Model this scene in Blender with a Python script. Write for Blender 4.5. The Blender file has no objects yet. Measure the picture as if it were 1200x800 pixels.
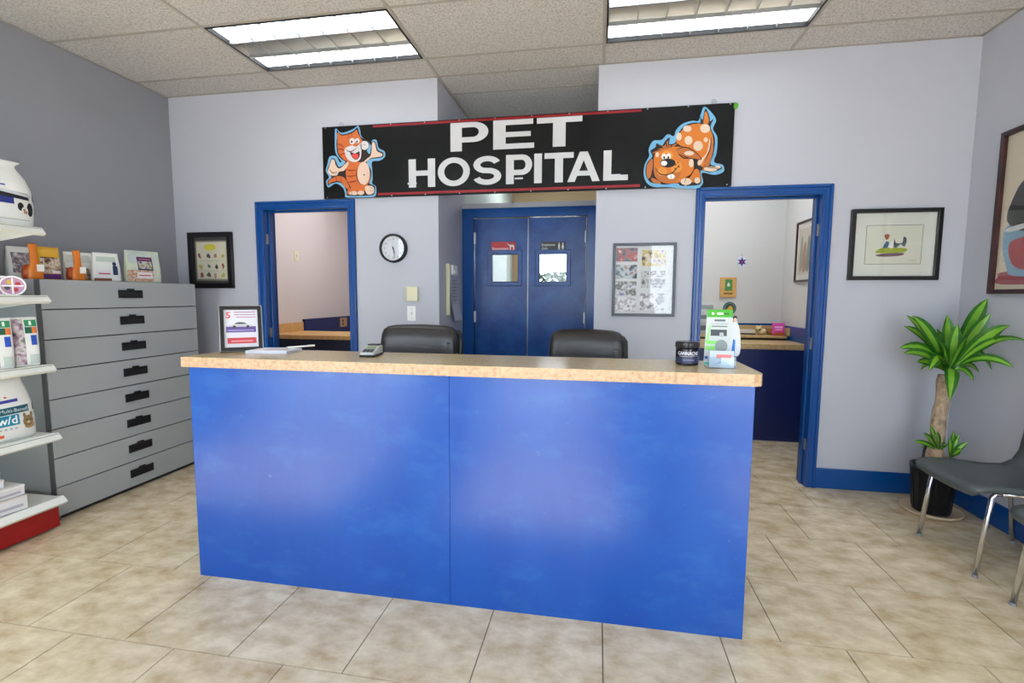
import bpy, math, random
from mathutils import Vector, Matrix
random.seed(7)
S = bpy.context.scene
COL = S.collection
PI = math.pi

# ------------------------------------------------------------------ camera
FPX, YAW, PITCH, ROLL = 570.715, 0.1751, 0.0919, 0.0054
CAM = Vector((0.0, -3.672, 1.335))
_fw = Vector((-math.sin(YAW) * math.cos(PITCH), math.cos(YAW) * math.cos(PITCH), -math.sin(PITCH)))
_r = Vector((math.cos(YAW), math.sin(YAW), 0)); _u = _r.cross(_fw)
CR = _r * math.cos(ROLL) + _u * math.sin(ROLL)
CU = -_r * math.sin(ROLL) + _u * math.cos(ROLL)
cd = bpy.data.cameras.new('camera'); cd.lens = FPX / 1200 * 36; cd.sensor_width = 36; cd.sensor_fit = 'HORIZONTAL'
cd.clip_start = 0.02
co = bpy.data.objects.new('camera', cd); COL.objects.link(co)
M = Matrix((CR, CU, -_fw)).transposed().to_4x4(); M.translation = CAM
co.matrix_world = M
S.camera = co

def at(px, py, axis, val):
    """measured point of the photograph on a plane of the room -> world point"""
    d = _fw + CR * ((px - 600) / FPX) - CU * ((py - 400) / FPX)
    return CAM + d * ((val - CAM[axis]) / d[axis])

# ------------------------------------------------------------------ world, view
w = bpy.data.worlds.new('world'); S.world = w; w.use_nodes = True
bg = w.node_tree.nodes['Background']
bg.inputs[0].default_value = (0.78, 0.90, 1.0, 1); bg.inputs[1].default_value = 7.4
S.view_settings.view_transform = 'Standard'; S.view_settings.look = 'None'
S.view_settings.exposure = -0.08; S.view_settings.gamma = 1.0
S.view_settings.use_curve_mapping = False
S.cycles.use_denoising = True
S.cycles.max_bounces = 10; S.cycles.diffuse_bounces = 6; S.cycles.glossy_bounces = 4
S.cycles.transparent_max_bounces = 12
S.cycles.sample_clamp_indirect = 6.0
S.cycles.caustics_reflective = False; S.cycles.caustics_refractive = False
LAMP = 4.2          # strength of the lit channels of a ceiling light

sl = bpy.data.lights.new('sun', 'SUN'); sl.energy = 33.0; sl.angle = .01; sl.color = (.97, .98, 1.0)
so_ = bpy.data.objects.new('sun', sl); COL.objects.link(so_)
so_.rotation_euler = Vector((.06, .74, -1.0)).to_track_quat('-Z', 'Y').to_euler()   # high sun through the storefront, falls on the floor by the entrance
def portal(loc, sx, sz, rz=0.0):
    l = bpy.data.lights.new('window_daylight', 'AREA'); l.shape = 'RECTANGLE'; l.size = sx; l.size_y = sz
    l.cycles.is_portal = True
    o = bpy.data.objects.new('window_daylight', l); COL.objects.link(o)
    o.location = loc; o.rotation_euler = (PI / 2, 0, rz)      # shines along +Y for rz=0
    return o
XL, XR, H = -3.582, 2.333, 2.975
YF = -4.35                                                     # storefront wall
portal((-2.605, YF - 0.05, 1.36), 1.73, 2.55)
portal((-.49, YF - 0.05, 1.36), 1.18, 2.55)
portal((1.505, YF - 0.05, 1.46), 1.51, 2.32)

# ------------------------------------------------------------------ helpers
def lin(c):
    if isinstance(c, str):
        c = tuple(int(c[i:i + 2], 16) / 255 for i in (0, 2, 4))
    return tuple((x / 12.92 if x <= .04045 else ((x + .055) / 1.055) ** 2.4) for x in c) + (1.0,)

MATS = {}
def mat(name, col, rough=.5, metal=0.0, spec=.5, var=None, bump=None, coat=0.0, coord='pos', emit=0.0, rvar=None):
    """var=(scale, other colour, detail, contrast lo, hi); bump=(scale, strength)"""
    if name in MATS: return MATS[name]
    m = bpy.data.materials.new(name); m.use_nodes = True
    nt = m.node_tree; N = nt.nodes; K = nt.links
    b = N['Principled BSDF']
    b.inputs['Base Color'].default_value = lin(col)
    b.inputs['Roughness'].default_value = rough; b.inputs['Metallic'].default_value = metal
    b.inputs['Specular IOR Level'].default_value = spec
    b.inputs['Coat Weight'].default_value = coat
    if emit:
        b.inputs['Emission Color'].default_value = lin(col); b.inputs['Emission Strength'].default_value = emit
    if var or bump or rvar:
        if coord == 'pos': src = N.new('ShaderNodeNewGeometry').outputs['Position']
        else: src = N.new('ShaderNodeTexCoord').outputs['Object']
    if var:
        sc, c2, det, lo, hi = var[:5]
        mp = N.new('ShaderNodeMapping'); K.new(src, mp.inputs[0])
        if len(var) > 5: mp.inputs['Scale'].default_value = var[5]
        n = N.new('ShaderNodeTexNoise'); n.inputs['Scale'].default_value = sc; n.inputs['Detail'].default_value = det
        n.inputs['Roughness'].default_value = .6
        K.new(mp.outputs[0], n.inputs['Vector'])
        r = N.new('ShaderNodeValToRGB'); r.color_ramp.elements[0].position = lo; r.color_ramp.elements[1].position = hi
        r.color_ramp.elements[0].color = lin(col); r.color_ramp.elements[1].color = lin(c2)
        K.new(n.outputs['Fac'], r.inputs[0]); K.new(r.outputs[0], b.inputs['Base Color'])
    if rvar:
        n = N.new('ShaderNodeTexNoise'); n.inputs['Scale'].default_value = rvar[0]; n.inputs['Detail'].default_value = 4
        K.new(src, n.inputs['Vector'])
        r = N.new('ShaderNodeMapRange'); r.inputs[1].default_value = .3; r.inputs[2].default_value = .7
        r.inputs[3].default_value = rvar[1]; r.inputs[4].default_value = rvar[2]
        K.new(n.outputs['Fac'], r.inputs[0]); K.new(r.outputs[0], b.inputs['Roughness'])
    if bump:
        n = N.new('ShaderNodeTexNoise'); n.inputs['Scale'].default_value = bump[0]; n.inputs['Detail'].default_value = 3
        mp2 = N.new('ShaderNodeMapping'); K.new(src, mp2.inputs[0])
        if len(bump) > 2: mp2.inputs['Scale'].default_value = bump[2]
        K.new(mp2.outputs[0], n.inputs['Vector'])
        bp = N.new('ShaderNodeBump'); bp.inputs['Strength'].default_value = bump[1]; bp.inputs['Distance'].default_value = .01
        K.new(n.outputs['Fac'], bp.inputs['Height']); K.new(bp.outputs[0], b.inputs['Normal'])
    MATS[name] = m
    return m

def glass_mat(name, tint=(1, 1, 1), refl=1.0):
    if name in MATS: return MATS[name]
    m = bpy.data.materials.new(name); m.use_nodes = True
    nt = m.node_tree; nt.nodes.clear(); N = nt.nodes; K = nt.links
    o = N.new('ShaderNodeOutputMaterial'); mx = N.new('ShaderNodeMixShader')
    t = N.new('ShaderNodeBsdfTransparent'); t.inputs[0].default_value = tint + (1,)
    g = N.new('ShaderNodeBsdfGlossy'); g.inputs['Roughness'].default_value = .02
    f = N.new('ShaderNodeLayerWeight'); f.inputs[0].default_value = .5
    pw = N.new('ShaderNodeMath'); pw.operation = 'POWER'; pw.inputs[1].default_value = 5.0
    mu = N.new('ShaderNodeMath'); mu.operation = 'MULTIPLY_ADD'; mu.inputs[1].default_value = .96; mu.inputs[2].default_value = .04 * refl
    K.new(f.outputs['Facing'], pw.inputs[0]); K.new(pw.outputs[0], mu.inputs[0]); K.new(mu.outputs[0], mx.inputs[0])
    K.new(t.outputs[0], mx.inputs[1]); K.new(g.outputs[0], mx.inputs[2]); K.new(mx.outputs[0], o.inputs[0])
    MATS[name] = m
    return m

def flat(c, rough=.55):
    c = c.upper()
    return mat('print_' + c + ('' if rough == .55 else '_%d' % (rough * 100)), c, rough, spec=.4)

def print_mat(name, cols, scale=25.0, detail=2.0, rough=.4, stretch=(1, 1, 1)):
    """a photographic print: blotches of several ink colours"""
    if name in MATS: return MATS[name]
    m = bpy.data.materials.new(name); m.use_nodes = True
    nt = m.node_tree; N = nt.nodes; K = nt.links; b = N['Principled BSDF']
    b.inputs['Roughness'].default_value = rough
    tc = N.new('ShaderNodeNewGeometry'); mp = N.new('ShaderNodeMapping'); mp.inputs['Scale'].default_value = stretch
    n = N.new('ShaderNodeTexNoise'); n.inputs['Scale'].default_value = scale; n.inputs['Detail'].default_value = detail
    K.new(tc.outputs['Position'], mp.inputs[0]); K.new(mp.outputs[0], n.inputs['Vector'])
    r = N.new('ShaderNodeValToRGB'); e = r.color_ramp.elements
    while len(e) < len(cols): e.new(.5)
    for i, c in enumerate(cols):
        e[i].position = .3 + .4 * i / (len(cols) - 1); e[i].color = lin(c)
    K.new(n.outputs['Fac'], r.inputs[0]); K.new(r.outputs[0], b.inputs['Base Color'])
    MATS[name] = m
    return m

class G:
    """collects verts and faces of one mesh"""
    def __init__(s): s.v = []; s.f = []
    def add(s, v, f):
        o = len(s.v); s.v += [tuple(x) for x in v]; s.f += [tuple(i + o for i in q) for q in f]; return s
    def box(s, x0, x1, y0, y1, z0, z1):
        if x0 > x1: x0, x1 = x1, x0
        if y0 > y1: y0, y1 = y1, y0
        if z0 > z1: z0, z1 = z1, z0
        return s.add([(x0, y0, z0), (x1, y0, z0), (x1, y1, z0), (x0, y1, z0), (x0, y0, z1), (x1, y0, z1), (x1, y1, z1), (x0, y1, z1)],
                     [(3, 2, 1, 0), (4, 5, 6, 7), (0, 1, 5, 4), (1, 2, 6, 5), (2, 3, 7, 6), (3, 0, 4, 7)])
    def prism(s, pts, fn, d0, d1):
        """2-D outline (counter-clockwise), fn(u, v, d) -> xyz, extruded from d0 to d1"""
        n = len(pts)
        v = [fn(p[0], p[1], d0) for p in pts] + [fn(p[0], p[1], d1) for p in pts]
        f = [tuple(range(n - 1, -1, -1)), tuple(range(n, 2 * n))] + [(i, (i + 1) % n, n + (i + 1) % n, n + i) for i in range(n)]
        return s.add(v, f)
    def face(s, pts, fn, d):
        return s.add([fn(p[0], p[1], d) for p in pts], [tuple(range(len(pts)))])
    def tube(s, path, r, n=10, cap=True):
        P = [Vector(p) for p in path]; m = len(P)
        R = r if isinstance(r, (list, tuple)) else [r] * m
        v = []; f = []; prev = None
        for i in range(m):
            t = (P[min(i + 1, m - 1)] - P[max(i - 1, 0)]).normalized()
            if prev is None:
                a = Vector((0, 0, 1)) if abs(t.z) < .9 else Vector((1, 0, 0))
                nx = t.cross(a).normalized()
            else: nx = (prev - t * prev.dot(t)).normalized()
            prev = nx; ny = t.cross(nx)
            for k in range(n):
                a = 2 * PI * k / n; v.append(P[i] + (nx * math.cos(a) + ny * math.sin(a)) * R[i])
        for i in range(m - 1):
            for k in range(n): f.append((i * n + k, i * n + (k + 1) % n, (i + 1) * n + (k + 1) % n, (i + 1) * n + k))
        if cap: f += [tuple(range(n - 1, -1, -1)), tuple((m - 1) * n + k for k in range(n))]
        return s.add(v, f)
    def lathe(s, prof, n=24, c=(0, 0, 0)):
        v = []; f = []; m = len(prof)
        for (r, z) in prof:
            for k in range(n):
                a = 2 * PI * k / n; v.append((c[0] + r * math.cos(a), c[1] + r * math.sin(a), c[2] + z))
        for i in range(m - 1):
            for k in range(n): f.append((i * n + k, i * n + (k + 1) % n, (i + 1) * n + (k + 1) % n, (i + 1) * n + k))
        f += [tuple(range(n - 1, -1, -1)), tuple((m - 1) * n + k for k in range(n))]
        return s.add(v, f)
    def loft(s, rings):
        n = len(rings[0]); v = [p for r in rings for p in r]; f = []
        for i in range(len(rings) - 1):
            for k in range(n): f.append((i * n + k, i * n + (k + 1) % n, (i + 1) * n + (k + 1) % n, (i + 1) * n + k))
        f += [tuple(range(n - 1, -1, -1)), tuple((len(rings) - 1) * n + k for k in range(n))]
        return s.add(v, f)
    def grid(s, fn, nu, nv):
        v = [fn(i / nu, j / nv) for j in range(nv + 1) for i in range(nu + 1)]
        f = [(j * (nu + 1) + i, j * (nu + 1) + i + 1, (j + 1) * (nu + 1) + i + 1, (j + 1) * (nu + 1) + i) for j in range(nv) for i in range(nu)]
        return s.add(v, f)
    def mesh(s, name):
        me = bpy.data.meshes.new(name); me.from_pydata(s.v, [], s.f); me.update(); return me

def obj(name, g, m, parent=None, smooth=False, bevel=0.0, seg=2, solid=0.0, sub=0, loc=None, rz=None, label=None):
    me = g if isinstance(g, bpy.types.Mesh) else g.mesh(name)
    if m is not None and not me.materials: me.materials.append(m)
    o = bpy.data.objects.new(name, me); COL.objects.link(o)
    if smooth: me.polygons.foreach_set('use_smooth', [True] * len(me.polygons))
    if parent: o.parent = parent
    if loc is not None: o.location = loc
    if rz is not None: o.rotation_euler = (0, 0, rz)
    if solid:
        d = o.modifiers.new('thickness', 'SOLIDIFY'); d.thickness = solid; d.offset = -1
    if bevel:
        d = o.modifiers.new('rounding', 'BEVEL'); d.width = bevel; d.segments = seg; d.limit_method = 'ANGLE'; d.angle_limit = .6
        me.polygons.foreach_set('use_smooth', [True] * len(me.polygons))
        me.set_sharp_from_angle(angle=.6)
    if sub:
        d = o.modifiers.new('smooth', 'SUBSURF'); d.levels = sub; d.render_levels = sub
    if label: o['label'] = label
    return o

def tag(o, label, cat, group=None):
    o['label'] = label; o['category'] = cat
    if group: o['group'] = group
    return o
def thing(name, label, cat, loc=(0, 0, 0), rz=0.0, group=None):
    o = bpy.data.objects.new(name, None); COL.objects.link(o); o.empty_display_size = .05
    o.location = loc; o.rotation_euler = (0, 0, rz)
    return tag(o, label, cat, group)
def struct(name, g, m, label, parent=None, **kw):
    o = obj(name, g, m, parent, **kw); o['kind'] = 'structure'; o['label'] = label
    return o
def copy_tree(o, loc, rz, parent=None):
    c = o.copy(); COL.objects.link(c)
    if parent is None: c.location = loc; c.rotation_euler = (0, 0, rz)
    else: c.parent = parent
    for ch in list(o.children): copy_tree(ch, None, None, c)
    return c

def rect(u0, v0, u1, v1): return [(u0, v0), (u1, v0), (u1, v1), (u0, v1)]
def ell(cx, cy, rx, ry, n=20, a0=0.0):
    return [(cx + rx * math.cos(a0 + 2 * PI * k / n), cy + ry * math.sin(a0 + 2 * PI * k / n)) for k in range(n)]
def smoothed(pts, k=5):
    out = []; n = len(pts)
    for i in range(n):
        p0, p1, p2, p3 = (pts[(i + j) % n] for j in (-1, 0, 1, 2))
        for q in range(k):
            t = q / k
            out.append(tuple(.5 * ((2 * p1[c]) + (-p0[c] + p2[c]) * t + (2 * p0[c] - 5 * p1[c] + 4 * p2[c] - p3[c]) * t * t + (-p0[c] + 3 * p1[c] - 3 * p2[c] + p3[c]) * t ** 3) for c in (0, 1)))
    return out
def ccw(pts):
    a = sum(pts[i][0] * pts[(i + 1) % len(pts)][1] - pts[(i + 1) % len(pts)][0] * pts[i][1] for i in range(len(pts)))
    return pts if a > 0 else pts[::-1]
def front(u, v, d): return (u, -d, v)                # local plane facing -Y; d = distance proud of the plane
def top_plane(u, v, d): return (u, v, d)

def text_geo(txt, size, fn, d, bold=0.0, sx=1.0, align='CENTER'):
    """lettering as a flat mesh on plane fn, origin at base line"""
    c = bpy.data.curves.new('lettering', 'FONT'); c.body = txt; c.size = size; c.align_x = align; c.offset = bold
    c.resolution_u = 3
    o = bpy.data.objects.new('lettering', c); COL.objects.link(o)
    dg = bpy.context.evaluated_depsgraph_get(); me = bpy.data.meshes.new_from_object(o.evaluated_get(dg))
    g = G(); g.add([fn(v.co.x * sx, v.co.y, d) for v in me.vertices], [tuple(p.vertices) for p in me.polygons])
    bpy.data.objects.remove(o); bpy.data.meshes.remove(me); bpy.data.curves.remove(c)
    return g

def ring(u0, v0, u1, v1, t, fn, d0, d1):
    """rectangular picture-frame ring"""
    g = G()
    a = rect(u0, v0, u1, v1); b = rect(u0 + t, v0 + t, u1 - t, v1 - t)
    for d, flip in ((d0, True), (d1, False)):
        o = len(g.v); g.v += [fn(p[0], p[1], d) for p in a] + [fn(p[0], p[1], d) for p in b]
        for i in range(4):
            q = (o + i, o + (i + 1) % 4, o + 4 + (i + 1) % 4, o + 4 + i); g.f.append(q[::-1] if flip else q)
    for i in range(4):
        j = (i + 1) % 4
        g.f.append((i, j, 8 + j, 8 + i)); g.f.append((4 + j, 4 + i, 12 + i, 12 + j))
    return g

# ------------------------------------------------------------------ materials
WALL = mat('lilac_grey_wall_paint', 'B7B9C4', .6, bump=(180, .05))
WALLL = mat('darker_left_wall', '94969E', .6, bump=(180, .05))  # left wall tone, darker and greyer than the other room walls
EXL = mat('pale_rose_wall_paint', 'D3C9C5', .6, bump=(180, .05))
EXR = mat('warm_white_wall_paint', 'CFCFCC', .6, bump=(180, .05))
TAN = mat('tan_wall_paint', 'C9AF83', .6)
BLUE = mat('deep_blue_gloss_paint', '04478F', .25)
NAVY = mat('navy_paint', '0B1F5C', .45)
COUNTER = mat('royal_blue_brushed_paint', '00439A', .27, spec=.5, var=(3.0, '084CA2', 4, .4, .8, (1.6, 1, .5)), bump=(40, .05, (1, 1, .25)))
def scuffs(m, col, sc, lo, hi, stretch, amt):
    """worn, rubbed streaks of a paler paint over a painted surface"""
    nt = m.node_tree; N = nt.nodes; K = nt.links; b = N['Principled BSDF']
    src = b.inputs['Base Color'].links[0].from_socket
    ge = N.new('ShaderNodeNewGeometry'); mp = N.new('ShaderNodeMapping'); mp.inputs['Scale'].default_value = stretch
    n = N.new('ShaderNodeTexNoise'); n.inputs['Scale'].default_value = sc; n.inputs['Detail'].default_value = 7; n.inputs['Roughness'].default_value = .65
    r = N.new('ShaderNodeMapRange'); r.inputs[1].default_value = lo; r.inputs[2].default_value = hi; r.inputs[3].default_value = 0; r.inputs[4].default_value = amt
    mx = N.new('ShaderNodeMix'); mx.data_type = 'RGBA'; mx.inputs[7].default_value = lin(col)
    K.new(ge.outputs['Position'], mp.inputs[0]); K.new(mp.outputs[0], n.inputs['Vector']); K.new(n.outputs['Fac'], r.inputs[0])
    K.new(r.outputs[0], mx.inputs[0]); K.new(src, mx.inputs[6]); K.new(mx.outputs[2], b.inputs['Base Color'])
scuffs(COUNTER, '3C7CC4', 3.0, .52, .75, (1.2, 1, 2.4), .26)
scuffs(COUNTER, '6FA0D8', 16.0, .66, .74, (1, 1, 2.0), .30)
DOORP = mat('dark_blue_door_paint', '0A3C80', .3, spec=.4, var=(7, '245A9E', 5, .4, .8))
LAM = mat('beige_laminate', 'C2AE86', .22, var=(55, 'A8905F', 5, .45, .75), spec=.5)
LAMEDGE = mat('speckled_laminate_edge', 'BC9F80', .4, var=(60, '9C7A5E', 3, .42, .7))
WOOD = mat('honey_laminate', 'D7A862', .45, var=(30, 'BE8B48', 4, .4, .8, (1, 1, 6)))
TILE = mat('beige_stone_tile', 'E2D4B6', .22, var=(7.5, 'A88C62', 10, .34, .80, (1, 1.4, 1)))
GROUT = mat('brown_grout', '6F5F4C', .9)
CEIL = mat('speckled_ceiling_panel', 'CBC8C5', .9, var=(85, '9C968F', 3, .42, .72), bump=(260, .25))
GRIDM = mat('shade_darkened_grid_enamel', 'A59F96', .6)  # bar colour darkened to draw the thin shadows between panels
CHROME = mat('chrome', 'DADADF', .12, metal=1)
STEEL = mat('brushed_steel', 'A9A9A9', .35, metal=1)
BLACK = mat('black_plastic', '0C0C0E', .4)
BLACKL = mat('black_leather', '221E20', .30, bump=(90, .10), spec=.6)
GREYV = mat('grey_vinyl', '4A5152', .38, bump=(140, .08))
WHITE = mat('white_plastic', 'EDEDEA', .4)
WHITEM = mat('white_enamel', 'E4E6DF', .35)
CREAM = mat('cream_plastic', 'DDD7B8', .45)
GREYM = mat('grey_enamel_metal', 'A4A9AC', .36)
GREYD = mat('dark_grey_enamel', '55575A', .5)
RED = mat('red_enamel', '9C0810', .35)
GLASS = glass_mat('clear_glass')
PAPER = flat('E9E9EE')

# ------------------------------------------------------------------ structure: floor
T = 0.457; TP, RP = -1.785, -2.188
floor = struct('floor', G().box(-3.75, 2.5, YF - .15, 3.6, -.12, -.004), GROUT, 'beige stone tile floor laid in staggered rows')
tile_me = G()
_t = T / 2 - .0022
tile_me.box(-_t, _t, -_t, _t, -.008, 0)
tile_me = tile_me.mesh('tile'); tile_me.materials.append(TILE)
cut = {}
for r in range(-5, 10):
    y0 = RP + r * T
    ph = TP + (0 if r % 2 == 0 else T / 2)
    for k in range(-5, 11):
        x0 = ph + k * T
        if x0 + T < XL or x0 > XR or y0 + T < YF or y0 > 3.3: continue
        if y0 > .05 and -1.3 < x0 < -.5 and y0 > 1.2: pass
        a, b_, c, d = max(x0, XL), min(x0 + T, XR), max(y0, YF), min(y0 + T, 3.3)
        if b_ - a < .03 or d - c < .03: continue
        if abs(b_ - a - T) < 1e-4 and abs(d - c - T) < 1e-4:
            o = obj('tile', tile_me, None, floor, loc=(x0 + T / 2, y0 + T / 2, 0))
        else:
            key = (round(b_ - a, 3), round(d - c, 3))
            if key not in cut:
                hx, hy = (b_ - a) / 2 - .0022, (d - c) / 2 - .0022
                cut[key] = G().box(-hx, hx, -hy, hy, -.008, 0).mesh('tile'); cut[key].materials.append(TILE)
            o = obj('tile', cut[key], None, floor, loc=((a + b_) / 2, (c + d) / 2, 0))

# ------------------------------------------------------------------ structure: ceiling
ceiling = struct('ceiling', G().box(-3.75, 2.5, YF - .15, 3.6, H + .16, H + .26), mat('ceiling_void', '8A867E', .9), 'suspended ceiling of speckled beige panels in a metal grid')
PX, PY = 1.22, .61
gx = [-3.66 + PX * i for i in range(6)]
gy = [.318 - PY * j for j in range(-5, 9)]
lights_at = {(1, 1): 'a', (3, 1): 'b', (1, 4): 'c', (3, 4): 'd'}
pan = {}
for i, x0 in enumerate(gx):
    for j, y1 in enumerate(gy):
        jj = j - 5                                              # row 0 spans .318 .. -.292
        a, b_ = max(x0, XL), min(x0 + PX, XR); c, d = max(y1 - PY, YF), min(y1, 3.4)
        if b_ - a < .04 or d - c < .04: continue
        if (i, jj) in lights_at: continue
        key = (round(b_ - a, 3), round(d - c, 3))
        if key not in pan:
            hx, hy = (b_ - a) / 2 - .009, (d - c) / 2 - .009
            pan[key] = G().box(-hx, hx, -hy, hy, 0, .016).mesh('panel'); pan[key].materials.append(CEIL)
        obj('panel', pan[key], None, ceiling, loc=((a + b_) / 2, (c + d) / 2, H - .001))
for x in gx[1:]:
    if XL < x < XR: obj('grid_bar', G().box(x - .011, x + .011, YF, 3.4, H - .004, H + .03), GRIDM, ceiling)
for y in gy:
    if YF < y < 3.4: obj('grid_bar', G().box(XL, XR, y - .011, y + .011, H - .003, H + .03), GRIDM, ceiling)
obj('perimeter_trim', G().box(XL, XR, -.02, 0.0, H - .003, H + .02).box(XL, XL + .02, YF, 0, H - .003, H + .02).box(XR - .02, XR, YF, 0, H - .003, H + .02), GRIDM, ceiling)

# ------------------------------------------------------------------ structure: walls
ZT = H + .1
D1 = (-2.735, -1.985); D2 = (.722, 1.468); DZ = 2.03
RX0, RX1 = -1.232, -.033
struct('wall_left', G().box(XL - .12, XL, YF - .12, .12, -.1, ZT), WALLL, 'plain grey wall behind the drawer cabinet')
struct('wall_right', G().box(XR, XR + .12, YF - .12, .12, -.1, ZT), WALL, 'lilac grey wall behind the waiting chairs')
wb = G()
for x0, x1, z0 in ((XL - .05, D1[0] - .02, -.1), (D1[0] - .02, D1[1] + .02, DZ + .02), (D1[1] + .02, RX0, -.1), (RX1, D2[0] - .02, -.1), (D2[0] - .02, D2[1] + .02, DZ + .02), (D2[1] + .02, XR + .05, -.1)):
    wb.box(x0, x1, 0, .12, z0, ZT)
struct('wall_back', wb, WALL, 'lilac grey wall with two open doorways and the recess')
struct('wall_recess_left', G().box(RX0 - .1, RX0, .12, .76, -.1, ZT), WALL, 'short return wall at the left of the door recess')
struct('wall_recess_right', G().box(RX1, RX1 + .1, .12, 3.3, -.1, ZT), WALL, 'return wall at the right of the door recess')
struct('wall_corridor_left', G().box(RX0 - .1, RX0, .76, 3.3, -.1, ZT), mat('pale_green_paint', 'C3CFC6', .6), 'pale wall of the back corridor')
struct('wall_exam_side_left', G().box(XL - .12, XL, .12, 3.4, -.1, ZT), EXL, 'pale rose side wall of the exam room')
struct('wall_exam_back_left', G().box(XL - .12, RX0 - .1, 3.3, 3.4, -.1, ZT), EXL, 'back wall of the exam room at left')
struct('wall_exam_lining_left', G().box(RX0 - .104, RX0 - .1, .12, 3.3, 0, ZT - .2).box(D1[1] + .02, RX0 - .104, .12, .124, 0, ZT - .2), EXL, 'inner wall face of the exam room at left')
struct('wall_exam_back_right', G().box(RX1 + .1, 2.05, 1.9, 2.0, -.1, ZT), EXR, 'warm white back wall of the exam room at right')
struct('wall_exam_side_right', G().box(1.9, 2.0, .12, 1.9, -.1, ZT), EXR, 'warm white side wall of the exam room at right')
struct('wall_exam_lining_right', G().box(RX1 + .1, RX1 + .104, .12, 1.9, 0, ZT - .2).box(RX1 + .104, D2[0] - .02, .12, .124, 0, ZT - .2), EXR, 'inner wall face of the exam room at right')
# end of corridor with a bright window and a glazed slot above
CW = (-.98, -.30, 1.25, 2.2)
we = G().box(RX0 - .1, CW[0], 3.3, 3.4, -.1, ZT).box(CW[1], RX1 + .1, 3.3, 3.4, -.1, ZT).box(CW[0], CW[1], 3.3, 3.4, -.1, CW[2]).box(CW[0], CW[1], 3.3, 3.4, CW[3], ZT)
struct('wall_corridor_end', we, TAN, 'tan end wall of the back corridor')
struct('wall_outer_right', G().box(2.0, XR + .12, .12, .2, -.1, ZT), EXR, 'outer wall behind the right corner')
wn = struct('window_4', ring(CW[0], CW[2], CW[1], CW[3], .04, lambda u, v, d: (u, 3.3 - d, v), -.08, .01), WHITEM, 'back corridor window')
obj('pane', G().box(CW[0] + .03, CW[1] - .03, 3.34, 3.346, CW[2] + .03, CW[3] - .03), GLASS, wn)
portal((-.64, 3.45, 1.72), .68, .95, PI)

# storefront behind the camera
FW = ((-3.47, -1.74, .09, 2.64), (-1.08, .10, .09, 2.64), (.75, 2.26, .30, 2.62))
wf = G()
xs = [XL - .12] + [q for f in FW for q in f[:2]] + [XR + .12]
for k in range(0, len(xs), 2): wf.box(xs[k], xs[k + 1], YF - .12, YF, -.1, ZT)
for (x0, x1, z0, z1) in FW: wf.box(x0, x1, YF - .12, YF, -.1, z0).box(x0, x1, YF - .12, YF, z1, ZT)
struct('wall_front', wf, WALL, 'storefront wall behind the viewer')
for i, (x0, x1, z0, z1, nm) in enumerate(((*FW[0], 2), (*FW[1], 1), (*FW[2], 1))):
    fr = struct('window_%d' % (i + 1), ring(x0, z0, x1, z1, .05, lambda u, v, d: (u, YF - .02 - d, v), 0, .08), STEEL, 'aluminium storefront window')
    for k in range(nm):
        a = x0 + .05 + (x1 - x0 - .1) * k / nm; b_ = x0 + .05 + (x1 - x0 - .1) * (k + 1) / nm
        obj('pane', G().box(a + .02, b_ - .02, YF - .063, YF - .057, z0 + .04, z1 - .04), GLASS, fr)
        if k: obj('mullion', G().box(a - .03, a + .03, YF - .10, YF - .02, z0 + .04, z1 - .04), STEEL, fr)
g = struct('ground', G().box(-30, 30, -40, YF - .15, -.3, -.05), mat('pavement_concrete', 'B9B7B2', .8), 'pale pavement outside the storefront')
struct('ground_back', G().box(-30, 30, 3.6, 30, -.3, -.05), mat('pavement_concrete', 'B9B7B2', .8), 'pavement outside the back window')

# blue skirting
def skirting(name, label, boxes):
    gg = G()
    for b_ in boxes: gg.box(*b_)
    return struct(name, gg, BLUE, label, bevel=.006)
skirting('baseboard_back', 'blue baseboard along the back wall', [(1.532, XR, -.014, 0, 0, .145), (-1.92, RX0, -.014, 0, 0, .145), (RX1, .658, -.014, 0, 0, .145), (XL, -2.81, -.014, 0, 0, .145)])
skirting('baseboard_right', 'blue baseboard along the right wall', [(XR - .014, XR, YF, -.014, 0, .145)])
skirting('baseboard_left', 'blue baseboard along the left wall', [(XL, XL + .014, YF, -.014, 0, .145)])

# doorway trim: casing with raised mouldings, jambs, stops
def doorway(name, label, x0, x1):
    cw = .064; zt = DZ + .068
    def bar(k0, k1, th):
        gg = G(); a, b_, c, d = x0 - cw * k1, x0 - cw * k0, x1 + cw * k0, x1 + cw * k1
        z0, z1 = DZ + .068 * k0, DZ + .068 * k1
        gg.box(a, b_, -th, 0, 0, z1).box(c, d, -th, 0, 0, z1).box(b_, c, -th, 0, z0, z1)
        return gg
    r = struct(name, bar(0, 1, .012), BLUE, label, bevel=.002)
    obj('outer_moulding', bar(.68, 1, .024), BLUE, r, bevel=.006)
    obj('inner_moulding', bar(.12, .36, .018), BLUE, r, bevel=.005)
    obj('jamb', G().box(x0 - .02, x0, -.006, .135, 0, DZ + .02).box(x1, x1 + .02, -.006, .135, 0, DZ + .02).box(x0, x1, -.006, .135, DZ, DZ + .02), BLUE, r, bevel=.002)
    obj('door_stop', G().box(x0, x0 + .012, .05, .085, 0, DZ).box(x1 - .012, x1, .05, .085, 0, DZ).box(x0 + .012, x1 - .012, .05, .085, DZ - .012, DZ), BLUE, r, bevel=.003)
    gg = G()
    for (a, b_) in ((x0 - cw, x0), (x1, x1 + cw)): gg.box(a, b_, .124, .142, 0, zt)
    gg.box(x0, x1, .124, .142, DZ, zt); obj('rear_casing', gg, BLUE, r)
    return r
d1 = doorway('door_1', 'blue moulded trim of the left open doorway', *D1)
d2 = doorway('door_2', 'blue moulded trim of the right open doorway', *D2)
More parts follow.
